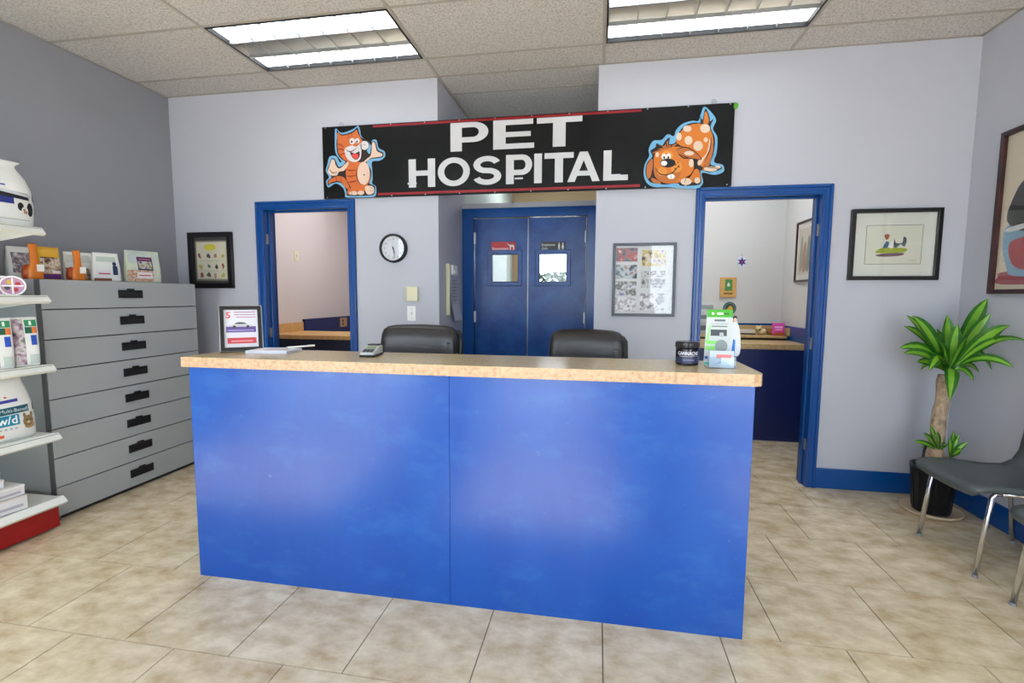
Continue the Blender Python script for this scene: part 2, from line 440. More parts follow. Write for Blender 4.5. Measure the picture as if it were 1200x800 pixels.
for zz in (.30, 1.02, 1.80):
    obj('strike_plate', G().box(D1[0] + .001, D1[0] + .004, .02, .045, zz - .04, zz + .04), STEEL, d1)
    obj('strike_plate', G().box(D2[1] - .004, D2[1] - .001, .02, .045, zz - .04, zz + .04), STEEL, d2)

# recess partition and double doors
YD = .66; LX0, LX1, LZ = -1.125, -.114, 2.038; MID = -.632
part = G().box(RX0, LX0 - .02, YD + .012, YD + .1, 0, 2.165).box(LX1 + .02, RX1, YD + .012, YD + .1, 0, 2.165).box(LX0 - .02, LX1 + .02, YD + .012, YD + .1, LZ + .02, 2.165)
struct('wall_partition', part, WALL, 'low grey partition holding the double doors')
dd = struct('door_3', G().box(RX0 + .004, LX0, YD - .008, YD + .012, 0, 2.118).box(LX1, RX1 - .004, YD - .008, YD + .012, 0, 2.118).box(LX0, LX1, YD - .008, YD + .012, LZ, 2.118)
            .box(LX0 - .019, LX0, YD + .012, YD + .11, 0, LZ + .019).box(LX1, LX1 + .019, YD + .012, YD + .11, 0, LZ + .019).box(LX0, LX1, YD + .012, YD + .11, LZ, LZ + .019), BLUE, 'pair of dark blue swing doors in a blue frame', bevel=.003)
for s, (a, b_, wx0, wx1) in enumerate(((LX0 + .006, MID - .005, -.966, -.715), (MID + .005, LX1 - .006, -.533, -.281))):
    y0, y1 = YD + .03, YD + .072; wz0, wz1 = 1.462, 1.718
    gg = G().box(a, wx0, y0, y1, .012, LZ - .008).box(wx1, b_, y0, y1, .012, LZ - .008).box(wx0, wx1, y0, y1, .012, wz0).box(wx0, wx1, y0, y1, wz1, LZ - .008)
    leaf = obj('door_leaf', gg, DOORP, dd)
    obj('window_frame', ring(wx0 - .032, wz0 - .032, wx1 + .032, wz1 + .032, .036, lambda u, v, d: (u, y0 - d, v), -.02, .012), DOORP, leaf, bevel=.004)
    obj('window_bead', ring(wx0 - .002, wz0 - .002, wx1 + .002, wz1 + .002, .010, lambda u, v, d: (u, y0 - d, v), -.02, .004), BLACK, leaf)
    obj('pane', G().box(wx0, wx1, y0 + .018, y0 + .023, wz0, wz1), GLASS, leaf)
    hx = a - .004 if s == 0 else b_ + .004
    for hz in (.25, 1.15, 1.86):
        obj('hinge', G().tube([(hx, y0 - .006, hz - .05), (hx, y0 - .006, hz + .05)], .008, 8).box(hx - .014, hx + .014, y0 - .003, y0 - .001, hz - .05, hz + .05), STEEL, leaf)
obj('gap_light_strip', G().box(MID - .004, MID + .004, YD + .05, YD + .056, .012, LZ - .03), STEEL, dd)  # pale strip standing in for light through the gap between the doors

# ------------------------------------------------------------------ ceiling lights
LIT = mat('lit_lamp_channel', 'F4FBFF', .5, emit=LAMP)
SILV = mat('satin_reflector', 'C9CACC', .3, metal=.85)
BLADE = mat('white_louvre', 'A9B0B4', .5)
def ceiling_light(x0, y0, label, group):
    """x0, y0 = near-left corner of a 1.22 x .61 cell"""
    W_, D_ = PX, PY
    r = thing('ceiling_light', label, 'ceiling light', (x0 + W_ / 2, y0 + D_ / 2, H - .004), 0, group)
    hx, hy = W_ / 2 - .012, D_ / 2 - .012
    obj('frame', ring(-hx, -hy, hx, hy, .011, lambda u, v, d: (u, v, -d), -.10, .003), mat('black_trim', '15151A', .5), r)
    obj('housing', G().box(-hx, hx, -hy, hy, .10, .112), WHITEM, r)
    c = hy - .011; b_ = c / 3 * 1.0
    bands = ((-c, -c / 3 - .006), (-c / 3 + .006, c / 3 - .006), (c / 3 + .006, c))
    for k, (v0, v1) in enumerate(bands):
        if k != 1:
            obj('lamp_channel', G().box(-hx + .012, hx - .012, v0 + .002, v1 - .002, .024, .030), LIT, r)
        else:
            def vault(a, t, v0=v0, v1=v1): return (-hx + .012 + (2 * hx - .024) * a, v0 + (v1 - v0) * t, .02 + .06 * math.sin(PI * t))
            obj('channel_end', G().box(-hx + .011, -hx + .013, v0, v1, .0, .085), SILV, r); obj('channel_end', G().box(hx - .013, hx - .011, v0, v1, .0, .085), SILV, r)
            obj('reflector_channel', G().grid(vault, 1, 8), SILV, r, smooth=True)
        for q in range(1, 7):
            xx = -hx + .012 + (2 * hx - .024) * q / 7
            gg = G()
            gg.prism([(v0, .004), (v0 + (v1 - v0) * .5, .010), (v1, .004), (v1, .022), (v0, .022)], lambda u, v, d, xx=xx: (xx + d, u, v), -.002, .002)
            obj('louvre_blade', gg, BLADE if k != 1 else SILV, r)
    for v in (-c / 3, c / 3):
        obj('divider', G().prism([(v - .006, .0), (v + .006, .0), (v + .003, .024), (v - .003, .024)], lambda u, w_, d: (d, u, w_), -hx + .012, hx - .012), SILV, r)
    return r
ceiling_light(gx[1], gy[6] - PY, 'recessed fluorescent ceiling light at left, above the cat end of the sign', 'ceiling lights')
ceiling_light(gx[3], gy[6] - PY, 'recessed fluorescent ceiling light cut by the top edge, above the dog end of the sign', 'ceiling lights')
ceiling_light(gx[1], gy[9] - PY, 'ceiling light over the entrance behind the viewer, drawer cabinet side', 'ceiling lights')
ceiling_light(gx[3], gy[9] - PY, 'ceiling light over the entrance behind the viewer, plant side', 'ceiling lights')
def small_light(x, y, label, sx, sy, e=24.0):
    r = thing('ceiling_light', label, 'ceiling light', (x, y, H - .012), 0, 'ceiling lights of the back rooms')
    obj('frame', ring(-sx, -sy, sx, sy, .02, lambda u, v, d: (u, v, -d), 0, .03), WHITEM, r)
    obj('diffuser', G().box(-sx + .02, sx - .02, -sy + .02, sy - .02, -.022, -.016), mat('lit_diffuser_%d' % e, 'F6F8FF', .5, emit=e), r)
small_light(-2.5, 1.7, 'square ceiling light inside the left exam room', .4, .4, 20.0)
small_light(1.1, .95, 'square ceiling light inside the right exam room', .3, .3)
small_light(-.65, 2.2, 'square ceiling light in the back corridor', .25, .25)

# ================================================================== reception counter
CY, CX0, CX1, CZ = -1.745, -1.85, .583, 1.008
rc = thing('reception_counter', 'long royal blue reception counter body with two painted front panels', 'counter', ((CX0 + CX1) / 2, CY + .3, 0))
ox, oy = (CX0 + CX1) / 2, CY + .3
def L_(g_): 
    g_.v = [(a - ox, b - oy, c) for a, b, c in g_.v]; return g_
SEAM = -.606
obj('front_panel', L_(G().box(CX0, SEAM - .0006, CY, CY + .02, 0, CZ)), COUNTER, rc, bevel=.001)
obj('front_panel', L_(G().box(SEAM + .0006, CX1, CY, CY + .02, 0, CZ)), COUNTER, rc, bevel=.001)
obj('end_panel', L_(G().box(CX0, CX0 + .02, CY + .02, CY + .34, 0, CZ)), COUNTER, rc)
obj('end_panel', L_(G().box(CX1 - .02, CX1, CY + .02, CY + .34, 0, CZ)), COUNTER, rc)
obj('back_panel', L_(G().box(CX0 + .02, CX1 - .02, CY + .32, CY + .34, 0, CZ)), COUNTER, rc)
obj('desk_surface', L_(G().box(CX0 + .02, CX1 - .02, CY + .34, -1.02, .70, .735)), LAM, rc)
obj('desk_support', L_(G().box(CX0 + .02, CX0 + .045, CY + .34, -1.04, 0, .70)), COUNTER, rc)
obj('desk_support', L_(G().box(CX1 - .045, CX1 - .02, CY + .34, -1.04, 0, .70)), COUNTER, rc)
TOPZ = 1.053
tx0, tx1, ty0, ty1 = -1.872, .612, -1.765, -1.385
top = thing('countertop', 'beige speckled laminate countertop lying on the blue reception counter', 'countertop', ((tx0 + tx1) / 2, (ty0 + ty1) / 2, CZ))
ox, oy = (tx0 + tx1) / 2, (ty0 + ty1) / 2
outl = [(tx0, ty0), (tx1 - .04, ty0), (tx1 - .012, ty0 + .012), (tx1, ty0 + .04), (tx1, ty1), (tx0, ty1)]
obj('slab', G().prism(outl, lambda u, v, d: (u - ox, v - oy, d), 0, TOPZ - CZ - .0015), LAMEDGE, top)
obj('laminate_sheet', G().prism(outl, lambda u, v, d: (u - ox, v - oy, d), TOPZ - CZ - .0015, TOPZ - CZ), LAM, top)

# ================================================================== pet hospital sign
SY = -.028
sx0, sx1, sz0, sz1 = -2.172, .882, 2.103, 2.652
sign = thing('hanging_sign', 'long black sign board lettered PET HOSPITAL between a painted cat and dog', 'sign', (0, 0, sz0))
def sp(px, py):
    p = at(px, py, 1, SY); return (p.x, p.z - sz0)
SB = mat('black_sign_paint', '060607', .4, spec=.22, var=(4, '0C0C0E', 4, .4, .8))
def sfront(u, v, d): return (u, SY - d, v)
obj('board', G().box(sx0, sx1, SY, -.004, 0, sz1 - sz0), SB, sign, bevel=.002)
SR = flat('8E1620', .35); SW = flat('CBCBCF', .4)
a, b_ = sp(437, 151), sp(752, 129)
obj('red_stripe', G().box(a[0], b_[0], SY - .0012, SY, .525, .541), SR, sign)
a, b_ = sp(443, 228), sp(750, 219)
obj('red_stripe', G().box(a[0], b_[0], SY - .0012, SY, .012, .030), SR, sign)
def ribbon(path, t):
    P = [Vector(p) for p in path]; Lf = []; Rt = []
    for i, p in enumerate(P):
        d0 = (P[i] - P[i - 1]).normalized() if i else None
        d1_ = (P[i + 1] - P[i]).normalized() if i < len(P) - 1 else None
        d = d1_ if d0 is None else d0 if d1_ is None else (d0 + d1_).normalized()
        n = Vector((-d.y, d.x)); k = 1.0
        if d0 is not None and d1_ is not None: k = 1 / max(.5, n.dot(Vector((-d0.y, d0.x))))
        Lf.append(p + n * t / 2 * k); Rt.append(p - n * t / 2 * k)
    return [[tuple(Rt[i]), tuple(Rt[i + 1]), tuple(Lf[i + 1]), tuple(Lf[i])] for i in range(len(P) - 1)]
def arc(cx, cy, rx, ry, a0, a1, n=12):
    return [(cx + rx * math.cos(math.radians(a0 + (a1 - a0) * k / n)), cy + ry * math.sin(math.radians(a0 + (a1 - a0) * k / n))) for k in range(n + 1)]
t = .19
GLY = {
    'H': (.80, [rect(0, 0, .22, 1), rect(.58, 0, .80, 1), rect(.22, .41, .58, .59)]),
    'I': (.22, [rect(0, 0, .22, 1)]),
    'T': (.78, [rect(0, .81, .78, 1), rect(.28, 0, .50, .81)]),
    'L': (.68, [rect(0, 0, .22, 1), rect(.22, 0, .68, .18)]),
    'E': (.72, [rect(0, 0, .22, 1), rect(.22, .82, .70, 1), rect(.22, .41, .66, .58), rect(.22, 0, .72, .18)]),
    'P': (.74, [rect(0, 0, .22, 1)] + ribbon([(.2, .91), (.44, .91)] + arc(.44, .65, .20, .26, 90, -90)[1:-1] + [(.44, .39), (.2, .39)], .18)),
    'O': (.95, ribbon(arc(.475, .5, .375, .41, 0, 360, 36), .19)),
    'S': (.76, ribbon(arc(.38, .70, .27, .21, 20, 90, 6) + arc(.38, .70, .27, .21, 90, 250, 12)[1:] + arc(.38, .295, .28, .205, 70, -90, 12)[0:] + arc(.38, .295, .28, .205, -90, -165, 6)[1:], .18)),
    'A': (.92, [[(0, 0), (.21, 0), (.56, 1), (.35, 1)], [(.71, 0), (.92, 0), (.57, 1), (.36, 1)], rect(.22, .2, .70, .36)]),
}
def letter(ch, x0, x1, z0, z1):
    wd, polys = GLY[ch]; gg = G()
    for i_, p in enumerate(polys):
        gg.face(ccw([(x0 + (x1 - x0) * q[0] / wd, z0 + (z1 - z0) * q[1]) for q in p]), sfront, .0015 + .00012 * i_)
    obj('letter_' + ch.lower(), gg, SW, sign)
for ch, p0, p1 in (('P', 528, 573), ('E', 578, 626), ('T', 629, 682)):
    letter(ch, sp(p0, 165)[0], sp(p1, 165)[0], .315, .522)
for ch, p0, p1 in (('H', 479, 510), ('O', 513, 551), ('S', 554, 588), ('P', 593, 624), ('I', 626, 635), ('T', 638, 672), ('A', 665, 703), ('L', 707, 736)):
    letter(ch, sp(p0, 200)[0], sp(p1, 200)[0], .062, .272)
# chipped white marks by the letters
for px, py, wd in ((483, 215, 12), (608, 209, 10), (721, 205, 12)):
    gg = G(); q = sp(px, py); gg.box(q[0] - wd * .003, q[0] + wd * .003, SY - .0016, SY - .0005, q[1] - .006, q[1] + .006)
    obj('paint_mark', gg, SW, sign)

def paint(layers, conv, root_name):
    """layers: (name, colour, [outlines in crop pixels], smooth)"""
    root = None
    for k, (nm, colr, polys, sm) in enumerate(layers):
        for p in polys:
            q = [conv(*c) for c in p]
            gg = G().face(ccw(smoothed(q) if sm else q), sfront, .0012 + .0006 * k)
            o = obj(root_name if root is None else nm, gg, flat(colr, .5), sign if root is None else root)
            if root is None: root = o
    return root
def cat_px(x, y): return sp(375 + x / 8, 140 + y / 8)
def ep(cx, cy, rx, ry, n=16): return ell(cx, cy, rx, ry, n)
def stroke(pts, w0):
    Lf = []; Rt = []; P = [Vector(p) for p in pts]
    for i, p in enumerate(P):
        d = (P[min(i + 1, len(P) - 1)] - P[max(i - 1, 0)]).normalized(); n = Vector((-d.y, d.x)); ww = w0 * (1 if 0 < i < len(P) - 1 else .4)
        Lf.append(tuple(p + n * ww)); Rt.append(tuple(p - n * ww))
    return Lf + Rt[::-1]
cat_layers = [
    ('glow', '6FA6CC', [[(150, 85), (205, 125), (300, 95), (355, 62), (375, 95), (390, 160), (445, 200), (478, 240), (490, 195), (530, 195), (550, 265), (605, 300), (608, 350), (560, 385), (490, 395), (490, 470), (495, 550), (490, 600), (525, 630), (520, 715), (440, 728), (340, 730), (245, 730), (235, 690), (215, 640), (150, 600), (80, 635), (58, 580), (85, 540), (55, 480), (70, 420), (90, 350), (150, 345), (185, 400), (200, 390), (150, 320), (140, 230), (140, 130)]], True),
    ('outline', '241410', [[(158, 98), (205, 140), (300, 115), (350, 78), (368, 120), (385, 165), (440, 195), (465, 245), (440, 290), (470, 320), (485, 215), (520, 212), (545, 285), (592, 310), (590, 350), (540, 365), (480, 370), (440, 405), (478, 470), (480, 540), (465, 600), (515, 625), (510, 690), (470, 712), (270, 715), (250, 680), (235, 640), (190, 590), (110, 600), (78, 618), (74, 575), (110, 540), (70, 480), (85, 430), (110, 368), (140, 372), (180, 445), (240, 400), (200, 370), (165, 320), (155, 230), (162, 160)]], True),
    ('orange_fur', 'CB682E', [[(168, 118), (205, 152), (300, 130), (345, 98), (358, 130), (385, 180), (400, 210), (380, 290), (330, 390), (240, 385), (185, 335), (168, 280), (165, 200)],
                      [(255, 395), (370, 400), (440, 420), (465, 480), (470, 560), (440, 620), (400, 690), (270, 705), (262, 660), (290, 640), (250, 560), (245, 470)],
                      [(85, 605), (85, 575), (150, 535), (220, 540), (262, 600), (280, 650), (240, 640), (190, 580), (120, 585)]], True),
    ('cream_fur', 'DCBDAA', [[(110, 380), (135, 380), (150, 430), (185, 460), (235, 420), (265, 395), (265, 430), (225, 480), (180, 490), (160, 525), (110, 525), (75, 490), (88, 445)],
                     [(410, 400), (440, 370), (480, 330), (490, 225), (515, 222), (535, 295), (582, 320), (580, 345), (530, 355), (480, 362), (430, 400)],
                     ep(410, 505, 58, 108), [(430, 625), (500, 630), (505, 685), (460, 705), (430, 680)], ep(320, 690, 45, 18), ep(385, 688, 30, 20)], True),
    ('white_muzzle', 'D2CCCE', [[(240, 270), (300, 245), (340, 255), (390, 225), (390, 290), (380, 370), (330, 400), (270, 380), (235, 320)], ep(420, 248, 40, 45), ep(305, 205, 26, 30), ep(352, 200, 22, 24)], True),
    ('open_mouth', '3A0D10', [[(285, 305), (330, 320), (370, 300), (372, 350), (340, 378), (305, 355)]], True),
    ('tongue', 'D8443C', [[(305, 325), (340, 325), (362, 330), (358, 360), (335, 372), (310, 350)]], True),
    ('dark_line', '2A1712', [ep(300, 210, 9, 10), ep(350, 210, 8, 9), stroke([(245, 280), (270, 300), (300, 300), (340, 275)], 4), stroke([(385, 245), (395, 280), (430, 290), (460, 265)], 4), stroke([(405, 235), (430, 235)], 4),
                  stroke([(95, 470), (120, 500), (160, 495)], 4), stroke([(350, 460), (345, 520), (365, 590), (410, 615)], 3), stroke([(470, 640), (498, 645)], 4), stroke([(468, 665), (500, 668)], 4), stroke([(350, 665), (352, 700)], 4), stroke([(300, 672), (302, 705)], 4), ep(417, 520, 8, 6)], True),
    ('stripe', '9C3E18', [stroke([(170, 230), (200, 240), (225, 260)], 8), stroke([(172, 280), (205, 280), (230, 290)], 8), stroke([(190, 335), (215, 325), (240, 320)], 7), stroke([(265, 140), (275, 175)], 7), stroke([(300, 133), (302, 165)], 7),
              stroke([(252, 470), (290, 480), (335, 475)], 8), stroke([(255, 530), (295, 535), (340, 525)], 8), stroke([(270, 590), (310, 585), (345, 575)], 8), stroke([(150, 540), (160, 575)], 7), stroke([(200, 545), (205, 590)], 7)], True),
]
paint(cat_layers, cat_px, 'cat_painting')
def dog_px(x, y): return sp(745 + x / 6.96, 115 + y / 6.96)
dog_layers = [
    ('glow', '68A6CE', [[(560, 70), (620, 120), (655, 180), (630, 250), (665, 320), (660, 440), (640, 520), (710, 545), (715, 600), (640, 625), (540, 610), (550, 690), (500, 735), (380, 735), (250, 725), (150, 725), (90, 690), (65, 620), (75, 540), (110, 470), (105, 420), (140, 350), (210, 340), (260, 295), (310, 310), (330, 260), (380, 210), (460, 185), (510, 185), (530, 130)]], True),
    ('outline', '1E0F0A', [[(568, 85), (600, 150), (605, 190), (635, 170), (610, 240), (645, 330), (635, 450), (610, 540), (690, 555), (695, 580), (600, 605), (530, 590), (535, 680), (500, 710), (370, 715), (340, 695), (240, 705), (200, 700), (130, 690), (100, 665), (80, 610), (90, 530), (135, 475), (120, 430), (160, 400), (170, 370), (215, 385), (240, 350), (275, 320), (265, 370), (320, 365), (345, 290), (400, 225), (470, 200), (525, 200), (525, 150), (545, 175)]], True),
    ('orange_fur', 'CC7220', [[(330, 360), (350, 300), (400, 240), (470, 212), (560, 215), (605, 255), (632, 340), (620, 450), (590, 530), (540, 560), (500, 500), (420, 420)],
                      [(548, 200), (568, 110), (590, 150), (592, 205)],
                      [(150, 480), (180, 420), (260, 400), (380, 400), (450, 450), (470, 520), (470, 600), (420, 660), (330, 692), (230, 690), (160, 640), (145, 560)],
                      [(480, 580), (515, 590), (528, 680), (480, 690), (400, 660), (450, 620)]], True),
    ('brown_fur', 'B4652A', [[(135, 495), (140, 560), (125, 630), (100, 655), (88, 610), (95, 540)], [(330, 420), (400, 405), (470, 430), (535, 495), (440, 490), (360, 460)],
                     [(615, 360), (632, 420), (600, 540), (575, 590), (545, 580), (585, 480)], [(130, 450), (170, 425), (220, 400), (180, 385), (230, 390), (260, 350), (280, 385), (340, 370), (300, 400), (250, 415), (180, 440)], [(130, 650), (200, 680), (195, 698), (140, 685)], [(150, 560), (200, 600), (270, 620), (330, 590), (370, 600), (330, 680), (230, 688), (165, 640)]], True),
    ('cream_fur', 'D8C0AA', [ep(420, 250, 34, 26), ep(565, 248, 40, 36), ep(430, 345, 32, 36), ep(508, 390, 38, 40), ep(352, 315, 22, 32), ep(570, 340, 17, 20), ep(452, 530, 20, 34), ep(435, 450, 40, 18), ep(175, 462, 14, 20),
                     ep(410, 680, 45, 28), ep(500, 672, 24, 24), ep(610, 578, 55, 20), ep(668, 564, 24, 14), [(600, 330), (608, 400), (560, 490), (520, 550), (505, 520), (570, 460), (592, 390)]], True),
    ('light_face', 'D88A34', [ep(255, 470, 50, 40), ep(330, 560, 48, 48), ep(215, 600, 40, 36)], True),
    ('eye_white', 'F4F2EE', [ep(230, 478, 20, 24), ep(268, 475, 18, 24), ep(288, 640, 30, 20)], True),
    ('dark_line', '140B08', [ep(262, 530, 62, 36), ep(231, 486, 8, 11), ep(265, 484, 8, 11), stroke([(165, 580), (200, 620), (260, 625), (310, 600), (350, 550)], 4), stroke([(290, 625), (288, 655)], 3), stroke([(350, 460), (390, 490), (430, 490)], 4),
                  stroke([(410, 655), (395, 690)], 4), stroke([(470, 655), (480, 690)], 4), ep(345, 525, 6, 6), ep(325, 545, 6, 6), ep(350, 560, 6, 6), ep(320, 575, 6, 6), stroke([(480, 500), (478, 570), (440, 640)], 4), stroke([(615, 330), (600, 430), (560, 520)], 4), stroke([(545, 550), (600, 565), (680, 575)], 3), stroke([(165, 385), (200, 395), (225, 410)], 4), stroke([(240, 350), (250, 380), (258, 405)], 4), stroke([(278, 325), (268, 365), (270, 400)], 4), stroke([(320, 368), (295, 385), (282, 405)], 4), stroke([(330, 420), (400, 402), (470, 430), (535, 497), (440, 492), (350, 458)], 4), stroke([(140, 480), (142, 560), (125, 635)], 4), stroke([(560, 110), (548, 200)], 4), stroke([(128, 450), (160, 430), (200, 425)], 4)], True),
    ('nose_highlight', 'F2F2F2', [ep(230, 532, 25, 20)], True),
]
paint(dog_layers, dog_px, 'dog_painting')
for px, py in ((399, 146), (837, 120)):
    q = sp(px, py); zt = sz1 - sz0
    obj('screw_eye', G().tube([(q[0] + .016 * math.cos(a_), SY + .012, zt + .018 + .016 * math.sin(a_)) for a_ in [k * PI / 8 - PI / 2 for k in range(16)]], .0022, 6), STEEL, sign)
obj('green_tape', G().prism(smoothed([(sx1 - .008, zt - .035), (sx1 + .014, zt - .038), (sx1 + .022, zt - .02), (sx1 + .014, zt - .004), (sx1 - .004, zt - .004)]), sfront, -.002, .003), flat('459A22'), sign, label='bright green tape at the corner')
gg = G()
for k in range(12):
    for zz in (.008, zt - .008):
        xx = sx0 + .03 + (sx1 - sx0 - .06) * k / 11
        gg.prism(ell(xx, zz, .005, .005, 8), sfront, 0, .002)
obj('screw_heads', gg, STEEL, sign)

# ================================================================== framed pictures
def picture(name, label, loc, rz, w_, h_, ft, fd, fmat, matc, inset, draw, cat='picture', group=None, glass=True):
    """framed sheet hanging with its back on the wall plane; loc = bottom centre"""
    r = thing(name, label, cat, loc, rz, group)
    obj('frame', ring(-w_ / 2, 0, w_ / 2, h_, ft, front, .001, fd), fmat, r, bevel=.002)
    obj('backing', G().box(-w_ / 2 + ft * .6, w_ / 2 - ft * .6, -.006, -.001, ft * .6, h_ - ft * .6), matc, r, label='mount board')
    if draw: draw(r)
    if glass: obj('glass', G().box(-w_ / 2 + ft, w_ / 2 - ft, -.0125, -.0115, ft, h_ - ft), GLASS, r)
    return r
def sheet(r, name, u0, v0, u1, v1, m, d=.0068, lab=None): return obj(name, G().face(rect(u0, v0, u1, v1), front, d), m, r, label=lab)
def blob(r, name, pts, c, d=.0075, sm=True): return obj(name, G().face(ccw(smoothed(pts) if sm else pts), front, d), flat(c), r)

FB = mat('black_wood_frame', '0E0B0E', .3); FD = mat('dark_red_wood_frame', '3A1414', .35, var=(12, '1E0C0E', 4, .4, .7))
FG = mat('charcoal_metal_frame', '4A505A', .4)

def draw_left(r):
    sheet(r, 'inner_mount', -.155, .065, .155, .400, flat('8C8678'), .0066)
    pr = sheet(r, 'print', -.142, .078, .142, .388, flat('D9D3BE'), .0072)
    gg = G(); gg.face(ell(-.01, .345, .055, .028), front, .0078); obj('yellow_blot', gg, flat('D9D03A'), pr)
    random.seed(4)
    cs = ['8E3B30', '4A4A50', 'A9806A', 'B9B04A', '5A6A7A', '3A3A3A']
    for row, v in enumerate((.27, .185, .11)):
        for c in range(4):
            u = -.11 + c * .073 + random.uniform(-.01, .01)
            gg = G(); gg.face(smoothed([(u + random.uniform(.008, .024) * math.cos(a_), v + random.uniform(.01, .028) * math.sin(a_)) for a_ in [k * PI / 4 for k in range(8)]], 3), front, .0078)
            obj('little_figure', gg, flat(cs[(row * 3 + c) % 6]), pr)
    for v in (.235, .15, .085):
        gg = G(); gg.box(-.12, .12, -.0080, -.0074, v - .004, v - .002); obj('caption_line', gg, flat('9A8E7E'), pr)
picture('framed_print', 'black framed print of small figures with a yellow blot, beside the drawer cabinet', (-3.237, 0, 1.392), 0, .418, .468, .042, .03, FB, flat('3C3A38'), 0, draw_left)

def draw_right(r):
    sheet(r, 'thin_border', -.168, .105, .168, .362, flat('5B5750'), .0066)
    pr = sheet(r, 'print', -.165, .108, .165, .359, flat('D6D8C8'), .0072)
    for nm, c, pts in (('grass_patch', '9AA52E', [(-.105, .19), (-.06, .215), (.03, .212), (.08, .205), (.07, .185), (0, .178), (-.09, .178)]),
                       ('mauve_shadow', '7A5A66', [(-.105, .165), (-.05, .176), (.06, .178), (.05, .162), (-.02, .155), (-.08, .156)]),
                       ('child_body', '35628A', [(-.062, .215), (-.045, .255), (-.028, .245), (-.035, .215)]),
                       ('child_head', '8E4A2A', [(-.058, .298), (-.030, .300), (-.034, .272), (-.048, .268)]),
                       ('white_dog', 'F1F1EC', [(-.03, .215), (-.02, .25), (0, .25), (.004, .215)]),
                       ('grey_dog', '4E5A64', [(.0, .22), (.003, .275), (.012, .245), (.05, .245), (.055, .285), (.075, .268), (.065, .22), (.04, .235), (.02, .215)])):
        gg = G(); gg.face(ccw(smoothed(pts, 3)), front, .0078 + (.0004 if 'dog' in nm else 0)); obj(nm, gg, flat(c), pr)
    gg = G(); gg.box(.09, .14, -.0080, -.0074, .128, .131); obj('signature', gg, flat('B09A84'), pr)
picture('framed_print', 'black framed landscape print of a child and two dogs on grass', (1.917, 0, 1.458), 0, .535, .466, .026, .03, FB, flat('D9DBD2'), 0, draw_right)

def draw_collage(r):
    pal = [['4A1620', '7A7A84', 'B9463A', 'D8D8DE'], ['1E2A38', '5F7688', 'C9CDD2', '8A6A50'], ['6A6A9A', 'D8DADD', '44484C', 'B2B8A0'], ['D9D6DC', 'A8A0A8', 'F0F0F2', '8A8A94'],
           ['3A3A6A', 'C9B24A', 'D9D4DA', '7A3A3A'], ['2C3A34', '7A8A80', 'D0D4D8', '303030'], ['8A8A9A', 'E0E0E6', '6A5A6A', 'C8C8D0'], ['C8C4CC', 'ECECF0', '7A7A80', 'B0A8B4']]
    rects = [(-.198, .395, -.048, .492), (-.198, .272, -.048, .372), (-.200, .148, -.05, .252), (-.202, .035, -.05, .135),
             (-.018, .360, .150, .475), (-.018, .205, .035, .325), (.046, .205, .150, .328), (-.022, .045, .148, .165)]
    for k, q in enumerate(rects):
        sheet(r, 'photo', *q, print_mat('photo_print_%d' % k, pal[k], 24, 2, .35), .0072)
picture('photo_collage', 'grey framed collage of eight snapshots on the wall beside the right doorway', (.3175, 0, 1.198), 0, .442, .526, .019, .022, FG, flat('D4D6D8'), 0, draw_collage, cat='photo collage')

# large poster on the right wall
def draw_poster(r):
    pr = sheet(r, 'poster_print', -.31, .045, .31, .895, flat('D9CCB4'), .0066)
    for k, (nm, c, pts) in enumerate((('red_cushion', '9C4A50', [(-.30, .10), (-.24, .13), (.25, .13), (.30, .10), (.25, .06), (-.27, .055)]),
                       ('dog_body', '7FA3BE', [(-.29, .30), (-.25, .40), (0, .43), (.26, .40), (.29, .25), (.22, .11), (-.18, .10), (-.25, .17)]),
                       ('dog_head', '2A2C30', [(-.27, .42), (-.24, .55), (-.17, .64), (0, .69), (.16, .64), (.24, .55), (.26, .40), (.1, .34), (-.12, .34)]),
                       ('red_plaid', 'A8444E', [(-.24, .28), (-.12, .32), (.12, .32), (.22, .28), (.18, .15), (-.16, .14)]),
                       ('white_collar', 'D8DADA', [(-.25, .38), (0, .40), (.25, .38), (.24, .36), (0, .375), (-.24, .355)]))):
        gg = G(); gg.face(ccw(smoothed(pts, 4)), front, .0072 + .0006 * k); obj(nm, gg, flat(c), pr)
picture('framed_poster', 'large red-brown framed poster of a dark dog in plaid, on the right wall', (XR, -.605, 1.366), -PI / 2, .69, .938, .026, .03, FD, flat('D9CCB4'), 0, draw_poster, cat='poster')

# ================================================================== wall clock, thermostat, switch
ck = thing('wall_clock', 'round black-rimmed wall clock with a white dial', 'clock', (-1.598, 0, 1.595))
R = .113
def ring_round(r0, r1, d0, d1, n=40):
    gg = G(); prof = [(r0, d0), (r0 + .003, d1 - .004), ((r0 + r1) / 2, d1), (r1 - .003, d1 - .006), (r1, d0)]
    for (q, d) in prof:
        for k in range(n): gg.v.append((q * math.cos(2 * PI * k / n), -d, R + q * math.sin(2 * PI * k / n)))
    for i in range(len(prof) - 1):
        for k in range(n): gg.f.append((i * n + k, i * n + (k + 1) % n, (i + 1) * n + (k + 1) % n, (i + 1) * n + k))
    return gg
obj('rim', ring_round(R - .019, R, .0, .042), BLACK, ck, smooth=True)
obj('dial', G().prism(ell(0, R, R - .016, R - .016, 40), front, .001, .018), flat('DDDFE6'), ck)
for k in range(12):
    a_ = PI / 2 - k * PI / 6
    g_ = text_geo(str(12 if k == 0 else k), .021, lambda u, v, d: front(u + .073 * math.cos(a_), v + R + .073 * math.sin(a_) - .007, d), .0186)
    obj('numeral', g_, flat('55585E'), ck)
